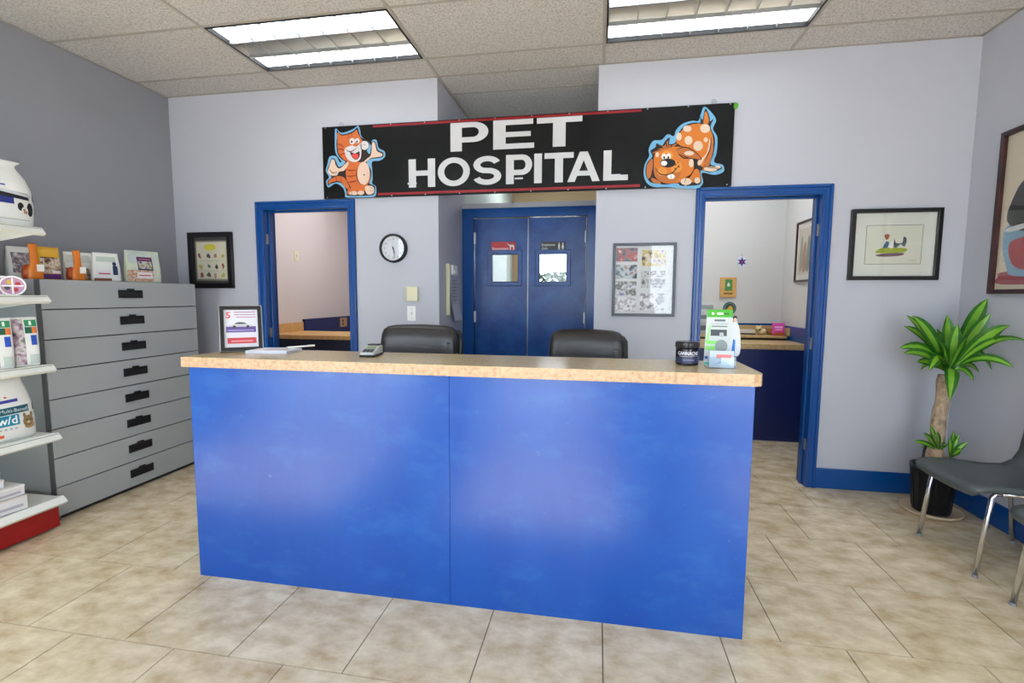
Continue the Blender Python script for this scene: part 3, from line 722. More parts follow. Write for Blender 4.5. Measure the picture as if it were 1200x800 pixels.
def hand(a_, ln, wd, d): 
    c, s_ = math.cos(a_), math.sin(a_)
    return G().prism([(-.015 * c + wd * s_, R - .015 * s_ - wd * c), (ln * c + wd * .4 * s_, R + ln * s_ - wd * .4 * c), (ln * c - wd * .4 * s_, R + ln * s_ + wd * .4 * c), (-.015 * c - wd * s_, R - .015 * s_ + wd * c)], front, d, d + .0012)
obj('hour_hand', hand(math.radians(-68), .050, .0035, .020), BLACK, ck)
obj('minute_hand', hand(math.radians(-80), .074, .0026, .022), BLACK, ck)
obj('hub', G().prism(ell(0, R, .006, .006, 12), front, .018, .025), BLACK, ck)
obj('glass', G().prism(ell(0, R, R - .019, R - .019, 40), front, .029, .030), GLASS, ck)

th = thing('thermostat', 'square cream thermostat above the light switch', 'thermostat', (-1.457, 0, 1.294))
obj('body', G().box(-.058, .058, -.03, -.001, 0, .113), CREAM, th, bevel=.005)
obj('side_panel', G().box(-.057, -.028, -.0325, -.03, .004, .109), flat('B5B6B0'), th)
sw = thing('light_switch', 'white toggle light switch under the thermostat', 'light switch', (-1.459, 0, 1.138))
obj('cover_plate', G().box(-.037, .037, -.007, -.001, 0, .118), WHITE, sw, bevel=.003)
obj('toggle', G().box(-.007, .007, -.02, -.007, .05, .072), WHITE, sw, bevel=.002)
obj('screw', G().prism(ell(0, .096, .004, .004, 8), front, .007, .008).prism(ell(0, .022, .004, .004, 8), front, .007, .008), STEEL, sw)

# note board on the recess return wall (faces +X)
nb = thing('note_holder', 'cream wall strip with hanging note slips beside the double doors', 'note holder', (RX0, .37, 1.15), PI / 2)
obj('strip', G().box(-.19, -.165, -.03, -.001, .03, .45), CREAM, nb, bevel=.003)
obj('back_plate', G().box(-.165, .10, -.010, -.001, .04, .44), flat('9A9DA2'), nb)
obj('clip', G().box(-.10, .03, -.034, -.010, .36, .445), WHITE, nb, bevel=.006)
obj('clip_lever', G().box(-.08, .01, -.044, -.034, .375, .40), WHITE, nb, bevel=.003)
def curl(u0, u1, v0, v1, d0, bend):
    return G().grid(lambda a, b: (u0 + (u1 - u0) * a + bend * .5 * (1 - b) * a, -(d0 + bend * (1 - b) ** 2), v0 + (v1 - v0) * b), 2, 6)
obj('note_sheet', curl(-.12, .09, .12, .43, .012, .015), flat('B9BCC6'), nb)
obj('note_sheet', curl(-.11, .10, -.02, .25, .016, .035), flat('C3C8D2'), nb)
g_ = G()
for k in range(7): g_.box(-.09, .04, -.0245, -.0235, .15 + k * .027, .156 + k * .027)
obj('handwriting', g_, flat('6A7280'), nb)

# ================================================================== door signs
def door_sign(label, x0, x1, z0, z1, c, lines, icon):
    r = thing('door_sign', label, 'door sign', ((x0 + x1) / 2, YD + .03, z0), 0, 'door signs')
    w_, h_ = x1 - x0, z1 - z0
    obj('plate', G().box(-w_ / 2, w_ / 2, -.005, -.0005, 0, h_), flat(c, .35), r, bevel=.001)
    for txt, v, sz in lines:
        obj('lettering', text_geo(txt, sz, lambda u, v_, d, v=v: front(u - w_ / 2 + .010, v_ + v, d), .0056, .0004, align='LEFT'), flat('E8E0E0'), r)
    gg = G()
    for p in icon: gg.face(ccw(p), lambda u, v, d: front(w_ / 2 - .075 + u * .065, .008 + v * (h_ - .016), d), .0058)
    obj('pictogram', gg, flat('E8E0E0'), r)
dogicon = [smoothed([(.0, .95), (.18, .78), (.35, .72), (.8, .72), (.95, .5), (.93, .05), (.78, .05), (.78, .38), (.5, .42), (.5, .05), (.34, .05), (.32, .5), (.2, .62), (.02, .8)], 3)]
manicon = [ell(.25, .88, .09, .1, 12), rect(.12, .35, .38, .76), rect(.14, 0, .23, .35), rect(.27, 0, .36, .35), ell(.75, .88, .09, .1, 12), [(.58, .28), (.92, .28), (.84, .76), (.66, .76)], rect(.66, 0, .73, .28), rect(.77, 0, .84, .28)]
door_sign('small red sign with white dog pictogram on the left swing door', -.966, -.742, 1.742, 1.824, 'B3101C', [('Examination', .012, .030)], dogicon)
door_sign('small black sign reading Employees Only on the right swing door', -.519, -.295, 1.738, 1.820, '0E141C', [('Employees', .046, .028), ('Only', .014, .028)], manicon)

# ================================================================== office chairs behind the counter
def office_chair(label, loc, rz):
    r = thing('office_chair', label, 'office chair', loc, rz, 'black office chairs behind the counter')
    def sup(w_, d_, n=28, e=.35):
        out = []
        for k in range(n):
            a_ = 2 * PI * k / n; c, s_ = math.cos(a_), math.sin(a_)
            out.append((w_ * math.copysign(abs(c) ** e, c), d_ * math.copysign(abs(s_) ** .7, s_)))
        return out
    # seat (front towards -Y)
    rings = []
    for z, k in ((.44, .82), (.455, .96), (.49, 1.0), (.52, .95), (.535, .75), (.538, .3)):
        rings.append([(x * k, y * k - .02, z) for x, y in sup(.26, .25)])
    obj('seat', G().loft(rings), BLACKL, r, smooth=True)
    # backrest: padded cushion, upright outline with rounded shoulders
    rings = []
    prof = [(.56, .19, .03), (.60, .215, .055), (.75, .24, .065), (.90, .25, .062), (1.0, .252, .066), (1.06, .250, .070), (1.105, .246, .066), (1.135, .238, .055), (1.152, .215, .038), (1.158, .17, .012)]
    for z, hw, hd in prof:
        yb = .20 + (z - .56) * .10
        rings.append([(x, y + yb + .04 * (abs(x) / .25) ** 2 * -1, z - .012 * (abs(x) / .25) ** 2) for x, y in sup(hw, hd)])
    obj('backrest', G().loft(rings), BLACKL, r, smooth=True)
    shell = []
    for z, hw, hd in [(.52, .15, .02), (.60, .22, .028), (.85, .262, .03), (1.0, .268, .03), (1.09, .262, .028), (1.12, .235, .02)]:
        yb = .275 + (z - .56) * .10
        shell.append([(x, y + yb - .045 * (abs(x) / .26) ** 2, z) for x, y in sup(hw, hd)])
    obj('back_shell', G().loft(shell), BLACK, r, smooth=True)
    obj('seam', G().tube([(-.225 + .45 * k / 12, .20 + .52 * .10 - .068 - .03 * (abs(-.225 + .45 * k / 12) / .25) ** 2, 1.052) for k in range(13)], .003, 6), BLACK, r)
    for s_ in (-1, 1):
        obj('armrest', G().tube([(s_ * .27, -.14, .64), (s_ * .285, -.02, .665), (s_ * .285, .14, .665), (s_ * .272, .24, .66)], [.022, .028, .028, .02], 10), BLACK, r, smooth=True)
        obj('arm_support', G().tube([(s_ * .22, -.05, .46), (s_ * .28, -.05, .50), (s_ * .285, -.02, .65)], .015, 8), BLACK, r, smooth=True)
    obj('gas_lift', G().lathe([(.045, .37), (.045, .44)], 16).lathe([(.024, .10), (.024, .37)], 16), STEEL, r, smooth=False)
    for k in range(5):
        a_ = 2 * PI * k / 5 + .3; c, s_ = math.cos(a_), math.sin(a_)
        lg = obj('base_leg', G().tube([(0, 0, .11), (.16 * c, .16 * s_, .10), (.29 * c, .29 * s_, .075)], [.03, .022, .016], 8), BLACK, r, smooth=True)
        obj('caster', G().tube([(.29 * c - .02 * s_, .29 * s_ + .02 * c, .028), (.29 * c + .02 * s_, .29 * s_ - .02 * c, .028)], .028, 12), BLACK, lg)
    return r
office_chair('black leather office chair behind the counter at left, under the light switch', (-1.112, -.99, 0), -.04)
oc = office_chair('black leather office chair behind the counter at right, before the double doors', (-.105, -.98, 0), -.20)
oc.scale = (.88, .9, .99)

# ================================================================== things on the countertop
# leaning sign holder
def lean(ang, base_y=0.0):
    c, s_ = math.cos(ang), math.sin(ang)
    return lambda u, v, d: (u, base_y - d * c + v * s_, v * c + d * s_ + .0)
ff = lean(.30)
fl = thing('flyer_frame', 'black standing frame with a car flyer at the left end of the countertop', 'picture frame', (-1.757, -1.515, TOPZ + .001), .68)
obj('frame', ring(-.092, .002, .092, .232, .017, ff, -.002, .016), FB, fl, bevel=.002)
obj('silver_edge', ring(-.096, .001, .096, .236, .006, ff, -.006, .010), STEEL, fl)
obj('flyer', G().face(rect(-.077, .017, .077, .217), ff, .003), flat('E6E4EE'), fl)
for nm, pts, c in (('purple_band', rect(-.066, .098, .066, .128), '5A4596'), ('lower_band_line', rect(-.06, .106, .058, .110), 'B9AEDC'), ('red_box', rect(-.062, .040, .066, .070), 'D23C48'), ('red_box_text', rect(-.046, .050, .05, .055), 'F1B4B8'),
                  ('car_body', smoothed([(-.050, .128), (-.048, .137), (-.030, .141), (-.018, .152), (.012, .152), (.028, .141), (.046, .136), (.050, .127)], 3), 'CFCFD4'),
                  ('car_glass', smoothed([(-.026, .141), (-.015, .149), (.010, .149), (.022, .141)], 3), '3A3A42'),
                  ('car_wheel', ell(-.030, .127, .007, .007, 12), '26262A'), ('car_wheel', ell(.030, .127, .007, .007, 12), '26262A')):
    obj(nm, G().face(ccw(pts), ff, .0036 if 'text' not in nm and 'line' not in nm and 'glass' not in nm and 'wheel' not in nm else .0042), flat(c), fl)
obj('number', text_geo('5', .045, lambda u, v, d: ff(u - .055, v + .172, d), .0036, .0012), flat('D8404E'), fl)
g_ = G()
for k in range(3): g_.face(rect(-.03 + .01 * (k == 2), .200 - k * .013, .066, .205 - k * .013), ff, .0036)
obj('headline', g_, flat('B58AA0'), fl)
obj('glass', G().prism(rect(-.075, .019, .075, .215), ff, .008, .009), GLASS, fl)
obj('easel_back', G().prism([(-.03, .0), (.03, .0), (.03, .17), (-.03, .17)], lambda u, v, d: (u, .105 - v * .33 + d, v * 1.0), 0, .003), BLACK, fl)

# notepad and pen
q0 = Vector((-1.585, -1.505))
pad = thing('notepad', 'white notepad lying on the countertop beside the flyer frame', 'notepad', (q0.x, q0.y, TOPZ + .0005), .10)
for k in range(6):
    obj('sheet', G().box(-.105 + .002 * (k % 3), .105 - .003 * (k % 2), -.075 + .002 * (k % 2), .075, k * .0024, k * .0024 + .0022), flat('E6E6EE' if k % 2 else 'D6D8E4'), pad)
obj('printed_block', G().face(rect(-.04, -.01, .07, .02), top_plane, .0152), flat('B7A9C6'), pad)
pen = thing('pen', 'white pen lying across the notepad', 'pen', (-1.475, -1.43, TOPZ + .016), .35)
obj('barrel', G().tube([(-.075, 0, .004), (.055, 0, .012)], .004, 10), WHITE, pen, smooth=True)
obj('tip', G().tube([(-.075, 0, .004), (-.087, 0, .0033)], [.004, .001], 10), STEEL, pen)
obj('clip', G().box(.02, .055, -.0015, .0015, .0155, .017), STEEL, pen)

# bell / card terminal
tm = thing('card_terminal', 'small silver and black card terminal on the front middle of the countertop', 'card reader', (-1.052, -1.53, TOPZ + .001), .10)
obj('body', G().prism([(-.085, 0), (.07, 0), (.07, .05), (.02, .05), (-.085, .022)], lambda u, v, d: (d, u, v), -.047, .047), mat('silver_plastic', 'B4B8BC', .3), tm, bevel=.006)
obj('base_band', G().box(-.05, .05, -.088, .073, 0, .012), BLACK, tm, bevel=.004)
slp = lambda u, v, d: (u, -.085 + v * .966, .022 + v * .258 + d)
obj('screen', G().face(rect(-.033, .058, .033, .10), slp, .0008), flat('8FA38C', .15), tm)
g_ = G()
for i in range(3):
    for j in range(3): g_.prism(rect(-.034 + i * .024, .008 + j * .015, -.014 + i * .024, .018 + j * .015), slp, 0, .003)
obj('keypad', g_, flat('3A3D42'), tm)
tm.scale = (.72, .8, .9)
obj('top_lid', G().box(-.040, .040, .025, .065, .05, .058), BLACK, tm, bevel=.003)

# black jar
jr = thing('supplement_jar', 'round black jar with white lettering beside the brochure stand', 'jar', (.372, -1.535, TOPZ + .001))
JR = .050; jr.scale = (.92, .92, .95)
obj('body', G().lathe([(JR - .004, 0), (JR, .004), (JR, .072), (JR - .003, .075)], 36), mat('black_glossy_plastic', '101018', .2), jr, smooth=False, bevel=.001)
obj('label_band', G().grid(lambda a, b: (math.sin(-1.5 + 3.0 * a) * (JR + .0006), -math.cos(-1.5 + 3.0 * a) * (JR + .0006), .010 + .026 * b), 24, 1), flat('3B3F5E', .3), jr)
obj('lid', G().lathe([(JR + .001, .075), (JR + .002, .078), (JR + .002, .099), (JR - .002, .103), (JR - .01, .103)], 36), mat('black_lid', '16161C', .25), jr, bevel=.001)
g_ = G()
for k in range(36):
    a_ = 2 * PI * k / 36; g_.tube([((JR + .002) * math.cos(a_), (JR + .002) * math.sin(a_), .079), ((JR + .002) * math.cos(a_), (JR + .002) * math.sin(a_), .098)], .0012, 5)
obj('lid_ridges', g_, BLACK, jr)
wrap = lambda u, v, d: (math.sin(u / JR) * (JR + d), -math.cos(u / JR) * (JR + d), v)
obj('lettering', text_geo('CANNACHE', .0200, lambda u, v, d: wrap(u - .004, v + .047, d), .0008, .0006, sx=.86), flat('D8D8E4'), jr)
obj('small_print', G().grid(lambda a, b: (math.sin(-.5 + 1.0 * a) * (JR + .0014), -math.cos(-.5 + 1.0 * a) * (JR + .0014), .022 + .006 * b), 12, 1), flat('7C80A0'), jr)
obj('rule', G().grid(lambda a, b: (math.sin(-.9 + 1.9 * a) * (JR + .0009), -math.cos(-.9 + 1.9 * a) * (JR + .0009), .0395 + .002 * b), 16, 1), flat('B9BACB'), jr)

# brochure stand
bs = thing('brochure_stand', 'green and white leaflet in a clear acrylic holder at the right end of the countertop', 'brochure stand', (.492, -1.575, TOPZ + .001), -.06)
lb = lean(.17, -.005)
ACR = glass_mat('acrylic', (.93, .97, 1.0), 1.3)
obj('back_plate', G().prism(rect(-.052, 0, .052, .16), lb, -.004, -.002), ACR, bs)
obj('front_lip', G().box(-.052, .052, -.055, -.053, 0, .045), ACR, bs)
obj('base_plate', G().box(-.052, .052, -.055, .06, 0, .002), ACR, bs)
obj('side_fin', G().box(.051, .053, -.055, .05, 0, .045), ACR, bs)
lf = obj('leaflet', G().prism([(-.062, .006), (.048, .006), (.048, .235), (-.050, .235)], lb, 0, .004), flat('B4BCBD'), bs, label='green and white printed leaflet')
for nm, pts, c, d in (('green_header', rect(-.050, .203, .048, .235), '3F9A28', .0046), ('title_line', rect(-.012, .214, .012, .222), 'E8F4E4', .0052), ('title_line', rect(.014, .215, .034, .221), '1E5A1A', .0052), ('white_dot', ell(-.028, .218, .005, .005, 12), 'F0F6EC', .0052),
                   ('heading', rect(-.022, .186, .02, .194), '5A5F6A', .0046), ('text_line', rect(-.036, .174, .032, .178), '9AA0A8', .0046), ('text_line', rect(-.032, .163, .028, .168), '6A7078', .0046),
                   ('green_swash', [(-.055, .10), (-.04, .17), (-.034, .17), (-.046, .10)], '8AD070', .0046), ('photo_patch', rect(-.036, .126, .026, .152), '3C4448', .0046), ('photo_patch', rect(-.002, .122, .014, .140), '9AA2A4', .0052),
                   ('green_block', rect(-.054, .092, -.006, .106), '7CC862', .0046), ('green_block', rect(-.055, .068, -.012, .084), '78C25E', .0046), ('grey_photo', ell(.005, .085, .024, .026, 16), '7E8888', .0048),
                   ('blue_badge', rect(-.058, .030, -.046, .042), '2A5CA8', .0046), ('pale_text', rect(-.044, .030, -.010, .040), 'A8B8D8', .0046), ('teal_edge', rect(-.061, .008, .04, .016), '3FAE9E', .0046)):
    obj(nm, G().face(ccw(pts), lb, d), flat(c), lf)
vt = obj('vet_cutout', G().prism(smoothed([(.034, .07), (.044, .13), (.040, .165), (.052, .185), (.049, .205), (.062, .207), (.064, .185), (.072, .165), (.078, .12), (.076, .06), (.06, .045)], 4), lb, .004, .0052), flat('B9BEC8'), bs, label='printed figure in a white coat')
obj('dark_hair', G().face(smoothed([(.049, .196), (.050, .208), (.062, .209), (.064, .197), (.057, .202)], 3), lb, .0058), flat('2C2224'), vt)
obj('face_print', G().face(ell(.0565, .192, .0055, .008, 12), lb, .0060), flat('C79A84'), vt)
obj('blue_shirt', G().face([(.042, .05), (.056, .05), (.058, .11), (.050, .115)], lb, .0060), flat('1F66B4'), vt)
cards = lambda u, v, d: (u, -.052 + v * .12 - d, v + .003)
obj('card_stack', G().prism(rect(-.046, 0, .046, .066), cards, -.012, 0), flat('BCC6D2'), bs)
obj('card_print', G().face(rect(-.02, .038, .036, .052), cards, .0008), flat('E07A78'), bs)
obj('card_curve', G().face(smoothed([(-.03, .008), (0, .026), (.03, .010), (0, .018)], 4), cards, .0008), flat('9AB8D8'), bs)

# ================================================================== drawer cabinet
DX, DY0, DY1, DH = -3.11, -1.41, -.335, 1.42
cab = thing('drawer_cabinet', 'tall grey metal flat-file cabinet of eight wide drawers against the left wall', 'cabinet', ((XL + DX) / 2, (DY0 + DY1) / 2, 0), PI / 2)
# local frame: x along the cabinet (world +Y), -y out into the room (world +X)
hw = (DY1 - DY0) / 2; hd = (DX - XL) / 2
obj('body', G().box(-hw, hw, -hd + .02, hd - .004, .02, DH), GREYM, cab)
obj('plinth', G().box(-hw + .01, hw - .01, -hd + .03, hd - .01, 0, .02), BLACK, cab)
SEAMS = mat('drawer_gap', '1B1C1E', .8)
obj('front_recess', G().box(-hw + .004, hw - .004, -hd + .017, -hd + .02, .022, DH - .002), SEAMS, cab)
dm = G().box(-hw, hw, -.017, .002, 0, .1775 - .010).mesh('drawer'); dm.materials.append(GREYM)
hm = None
for k in range(8):
    z0 = .0245 + k * (DH - .0245) / 8
    d = obj('drawer', dm, None, cab, loc=(0, -hd + .017, z0 + .004))
    if hm is None:
        gh = ring(-.085, .062, .085, .115, .007, front, .017, .024)
        gh.box(-.08, .08, -.021, -.017, .067, .110); gh.box(-.022, .022, -.026, -.017, .113, .125)
        gh.prism([(.021, .066), (.028, .066), (.028, .070), (.022, .10)], lambda u, v, d_: (d_, -u, v), -.078, .078)
        hm = gh.mesh('cup_handle'); hm.materials.append(BLACK)
    obj('cup_handle', hm, None, d)
obj('corner_post', G().box(-hw - .004, -hw + .012, -hd + .005, -hd + .04, 0, DH), GREYD, cab)

# ================================================================== gondola shelving
GY1, GY0 = -1.475, -2.42
gl = (GY0 + GY1) / 2; gh_ = (GY1 - GY0) / 2
gon = thing('gondola_shelf', 'white metal store shelving with a red kick plate at the left edge', 'shelf', (XL + .3, gl, 0), PI / 2)
gx_ = lambda X: -(X - (XL + .3))                 # world X -> local y
obj('back_panel', G().box(-gh_, gh_, gx_(XL + .03), gx_(XL + .005), 0, 2.15), mat('pegboard_grey', '8C8F90', .6), gon)
for s_ in (-1, 1):
    obj('upright', G().box(s_ * gh_ - (.03 if s_ > 0 else 0), s_ * gh_ + (.03 if s_ < 0 else 0), gx_(XL + .065), gx_(XL + .03), 0, 2.15), WHITEM, gon)
SHZ = [1.69, 1.325, .945, .557]
for z in SHZ:
    sh = obj('shelf_board', G().box(-gh_, gh_ - .002, gx_(-3.005), gx_(XL + .065), z - .022, z), WHITEM, gon, bevel=.002)
    rail = [(gx_(-3.005), z - .004), (gx_(-2.985), z + .003), (gx_(-2.958), z - .030), (gx_(-2.975), z - .042), (gx_(-3.005), z - .036)]
    obj('price_rail', G().prism(rail, lambda u, v, d: (d, u, v), -gh_, gh_ + .004), WHITEM, sh)
    obj('rail_slot', G().prism([(gx_(-2.983) , z - .002), (gx_(-2.9805), z - .003), (gx_(-2.978), z - .006), (gx_(-2.980), z - .006)], lambda u, v, d: (d, u - .0008, v + .0008), -gh_, gh_), flat('9C9F98'), sh)
    for s_ in (-1, 1):
        obj('bracket', G().prism([(gx_(XL + .065), z - .022), (gx_(-3.02), z - .022), (gx_(-3.02), z - .035), (gx_(XL + .065), z - .10)], lambda u, v, d: (d, u, v), s_ * (gh_ - .01) - .002, s_ * (gh_ - .01) + .002), WHITEM, sh)
dk = obj('base_deck', G().box(-gh_, gh_, gx_(-3.0), gx_(XL + .065), .165, .188), WHITEM, gon, bevel=.002)
obj('price_rail', G().prism([(gx_(-3.0), .19), (gx_(-2.985), .192), (gx_(-2.955), .162), (gx_(-2.972), .146), (gx_(-3.0), .15)], lambda u, v, d: (d, u, v), -gh_, gh_ + .004), WHITEM, dk)
obj('kick_plate', G().box(-gh_, gh_, gx_(-3.022), gx_(-3.045), .014, .152), RED, gon)
obj('kick_end', G().box(gh_ - .02, gh_, gx_(-3.045), gx_(XL + .065), .014, .164), RED, gon)
obj('foot', G().box(-gh_ + .02, gh_ - .02, gx_(-3.06), gx_(XL + .07), 0, .014), BLACK, gon)

# ------------------------------------------------------------------ bags and packs
def sup2(hw_, hd_, e=.6, n=28):
    out = []
    for k in range(n):
        a_ = 2 * PI * k / n; c, s_ = math.cos(a_), math.sin(a_)
        out.append((hw_ * math.copysign(abs(c) ** e, c), hd_ * math.copysign(abs(s_) ** e, s_)))
    return out
class Bag:
    """gusseted pouch: flat-ish bottom, belly, pinched top; local front = -Y"""
    def __init__(s, name, label, loc, rz, prof, m, cat='bag', group=None):
        s.prof = prof; s.r = thing(name, label, cat, loc, rz, group)
        rings = []
        for z, hw_, hd_ in prof: rings.append([(x, y, z) for x, y in sup2(hw_, hd_)])
        obj('pouch', G().loft(rings), m, s.r, smooth=True)
    def at_(s, u, z):
        P = s.prof
        for i in range(len(P) - 1):
            if P[i][0] <= z <= P[i + 1][0]:
                t_ = (z - P[i][0]) / max(1e-6, P[i + 1][0] - P[i][0])
                hw_ = P[i][1] * (1 - t_) + P[i + 1][1] * t_; hd_ = P[i][2] * (1 - t_) + P[i + 1][2] * t_
                break
        else: hw_, hd_ = P[-1][1:]
        x = max(-.98, min(.98, u / hw_)); c = abs(x) ** (1 / .6); sn = math.sqrt(max(0, 1 - c * c)) ** .6
        return (u, -hd_ * sn, z)
    def fn(s, u, v, d):
        p = s.at_(u, v); return (p[0], p[1] - d - .0012, p[2])
    def patch(s, name, u0, v0, u1, v1, c, d=.001, skew=0.0, m=None, nu=8, nv=5, lab=None):
        g_ = G().grid(lambda a, b: s.fn(u0 + (u1 - u0) * a, v0 + (v1 - v0) * b + skew * (a - .5), d), nu, nv)
        return obj(name, g_, m or flat(c, .4), s.r, label=lab)
    def dot(s, name, cx, cy, rx, ry, c, d=.0016, n=14):
        g_ = G(); pts = [s.fn(*p, d) for p in ell(cx, cy, rx, ry, n)]; g_.add([s.fn(cx, cy, d)] + pts, [(0, 1 + k, 1 + (k + 1) % n) for k in range(n)])
        return obj(name, g_, flat(c, .45), s.r)
    def text(s, name, txt, size, u, v, c, d=.002, bold=0.0):
        return obj(name, text_geo(txt, size, lambda a, b, dd: s.fn(a + u, b + v, dd), d, bold), flat(c, .4), s.r)
BAGW = mat('white_bag_film', 'E9EAE8', .3, bump=(14, .25), coord='obj')

# big dog food bag, top shelf
b = Bag('dog_food_bag', 'large white dog food bag with a black and white dog face on the top shelf', (-3.13, -1.60, SHZ[0] + .001), PI / 2 - .12,
        [(0, .155, .075), (.02, .163, .09), (.12, .168, .092), (.20, .164, .082), (.26, .148, .055), (.30, .125, .026), (.318, .116, .014), (.332, .122, .012), (.344, .140, .012), (.350, .142, .006)], BAGW)
b.patch('navy_panel', -.12, .115, .055, .165, '23307E')
b.patch('black_band', -.15, .150, .158, .185, '1B1B22', .0016, -.02)
b.patch('silver_swoosh', .0, .165, .14, .180, 'C9CDD2', .0022, -.016)
b.patch('violet_arc', -.12, .205, .03, .214, '4A55A0', .001)
b.patch('lower_rule', -.15, .035, .158, .038, 'A9AFB2')
b.dot('dog_ear', .082, .105, .014, .022, '15151A'); b.dot('dog_ear', .126, .095, .016, .036, '15151A'); b.dot('dog_cheek', .10, .085, .016, .022, 'E9E4DE', .0022); b.dot('dog_muzzle', .102, .078, .010, .008, 'B98A6A', .0028); b.dot('dog_nose', .096, .090, .005, .004, '15151A', .0034)

# pink treat tubs lying in a row, shelf 2
PINK = mat('pink_tub', 'D9A6BE', .35)
for k in range(4):
    r_ = thing('treat_tin', ['rightmost pink lidded tin on the second shelf, its patterned lid in view', 'second pink tin from the right on the second shelf', 'third pink tin from the right on the second shelf', 'fourth pink tin from the right on the second shelf'][k], 'tin',
               (-3.065 - k * .050, -1.575 - k * .010, SHZ[1] + .0005), -.55, 'pink tins lying on the second shelf')
    R_ = .052
    f_ = lambda u, v, d: (d, u, v + R_)
    obj('body', G().prism(ell(0, 0, R_ - .002, R_ - .002, 28), f_, -.012, .014), PINK, r_, smooth=False)
    obj('rim', G().add([(d, q * math.cos(2 * PI * i / 28), R_ + q * math.sin(2 * PI * i / 28)) for (q, d) in ((R_ - .007, .014), (R_ - .007, .021), (R_, .021), (R_, .010)) for i in range(28)],
                       [(j * 28 + i, j * 28 + (i + 1) % 28, (j + 1) * 28 + (i + 1) % 28, (j + 1) * 28 + i) for j in range(3) for i in range(28)]), WHITE, r_)
    obj('lid', G().prism(ell(0, 0, R_ - .007, R_ - .007, 28), f_, .012, .0155), flat('B58AA6'), r_)
    for q, c in enumerate(('B53A44', 'C9A83A', '4A4A50', 'B53A44')):
        a_ = q * PI / 2 + .5
        obj('picture_dot', G().face(ell(.023 * math.cos(a_), .023 * math.sin(a_), .011, .011, 12), f_, .0160), flat(c), r_)
    obj('spoke', G().box(.0155, .0172, -.0035, .0035, .010, .094).box(.0155, .0172, -.042, .042, R_ - .0035, R_ + .0035), WHITE, r_)
# white carton with blue band behind them
ct = thing('white_carton', 'white carton with a slate blue band behind the pink tins', 'carton', (-3.37, -1.66, SHZ[1] + .0005), PI / 2)
obj('box', G().box(-.17, .17, -.10, .10, 0, .27), flat('DCE0E4'), ct, bevel=.002)
obj('blue_band', G().face(rect(-.17, .185, .17, .225), front, .1008), flat('5A6C9A'), ct)
obj('grey_oval', G().face(ell(.0, .09, .07, .035, 20), front, .1008), flat('8A8FA0'), ct)
g_ = G()
for k in range(3): g_.face(rect(.02, .14 - k * .03, .15, .146 - k * .03), front, .1008)
obj('text_line', g_, flat('A8AEB6'), ct)

# chew packs on shelf 3
random.seed(5)
def pack(label, loc, rz):
    b = Bag('treat_pouch', label, loc, rz, [(0, .052, .032), (.02, .055, .036), (.12, .056, .036), (.20, .055, .024), (.245, .055, .008), (.265, .055, .004)], BAGW, 'pouch', 'treat pouches on the third shelf')
    b.patch('photo_side', -.054, .01, -.006, .255, '6E5A6A', m=print_mat('pouch_photo', ['2A2A30', '8A6A7E', 'CFC8CE', '5A6A5A'], 26, 2))
    b.patch('green_letters_block', .0, .215, .048, .250, '2E8A5E')
    b.patch('white_gap', .018, .222, .028, .244, 'E6EAE6', .002)
    b.patch('dark_block', -.002, .178, .026, .212, '1E5A48'); b.patch('orange_block', .026, .178, .047, .212, 'DE7A3E')
    b.patch('blue_oval', .018, .115, .042, .168, '2C50B0')
    b.patch('pale_panel', .008, .015, .046, .065, 'B9C8C4')
    return b
pack('tall treat pouch with green and blue print at the right end of the third shelf', (-3.050, -1.552, SHZ[2] + .001), PI / 2 - .35)
pack('treat pouch with green and blue print, second from the right on the third shelf', (-3.050, -1.672, SHZ[2] + .001), PI / 2 - .35)
pack('treat pouch cut by the left edge on the third shelf', (-3.050, -1.792, SHZ[2] + .001), PI / 2 - .35)

# cat food bag, shelf 4
b = Bag('cat_food_bag', 'white cat food bag lettered w/d with a tabby cat photo on the fourth shelf', (-3.105, -1.685, SHZ[3] + .001), PI / 2 - .10,
        [(0, .155, .055), (.015, .165, .07), (.10, .163, .078), (.20, .154, .066), (.27, .140, .045), (.315, .128, .02), (.33, .126, .012)], BAGW)
b.patch('violet_line', -.13, .205, .075, .220, '3B3F9A', .001, .01)
b.patch('red_mark', .02, .232, .032, .240, 'C8553A')
b.patch('teal_band', -.15, .145, .148, .182, '1C5A68', .001, .012)
b.text('band_lettering', 'Multi-Benefit', .026, .055, .157, 'DDE8EA', .003)
b.patch('blue_block', -.15, .085, .068, .140, '1E86A6', .0012, .006)
b.text('diet_lettering', 'w/d', .056, .018, .098, 'F2F6F8', .003, .0012)
b.dot('cat_face', .108, .098, .026, .030, '8A7350'); b.dot('cat_ear', .092, .130, .007, .014, '8A7350'); b.dot('cat_ear', .126, .130, .007, .014, '8A7350'); b.dot('cat_chest', .115, .072, .026, .016, 'A88E62', .0014)
b.dot('cat_eye', .100, .104, .004, .003, '2E3A1E', .0024); b.dot('cat_eye', .117, .104, .004, .003, '2E3A1E', .0024); b.dot('cat_muzzle', .108, .090, .008, .006, 'D9CDB4', .0022)
for k in range(4): b.patch('small_print', -.02 + k * .022, .066, -.008 + k * .022, .074, 'A9B2B8')
b.patch('orange_tab', -.15, .028, .0, .044, 'E0663A'); b.patch('grey_rule', -.15, .012, .15, .015, 'B0B4B6')

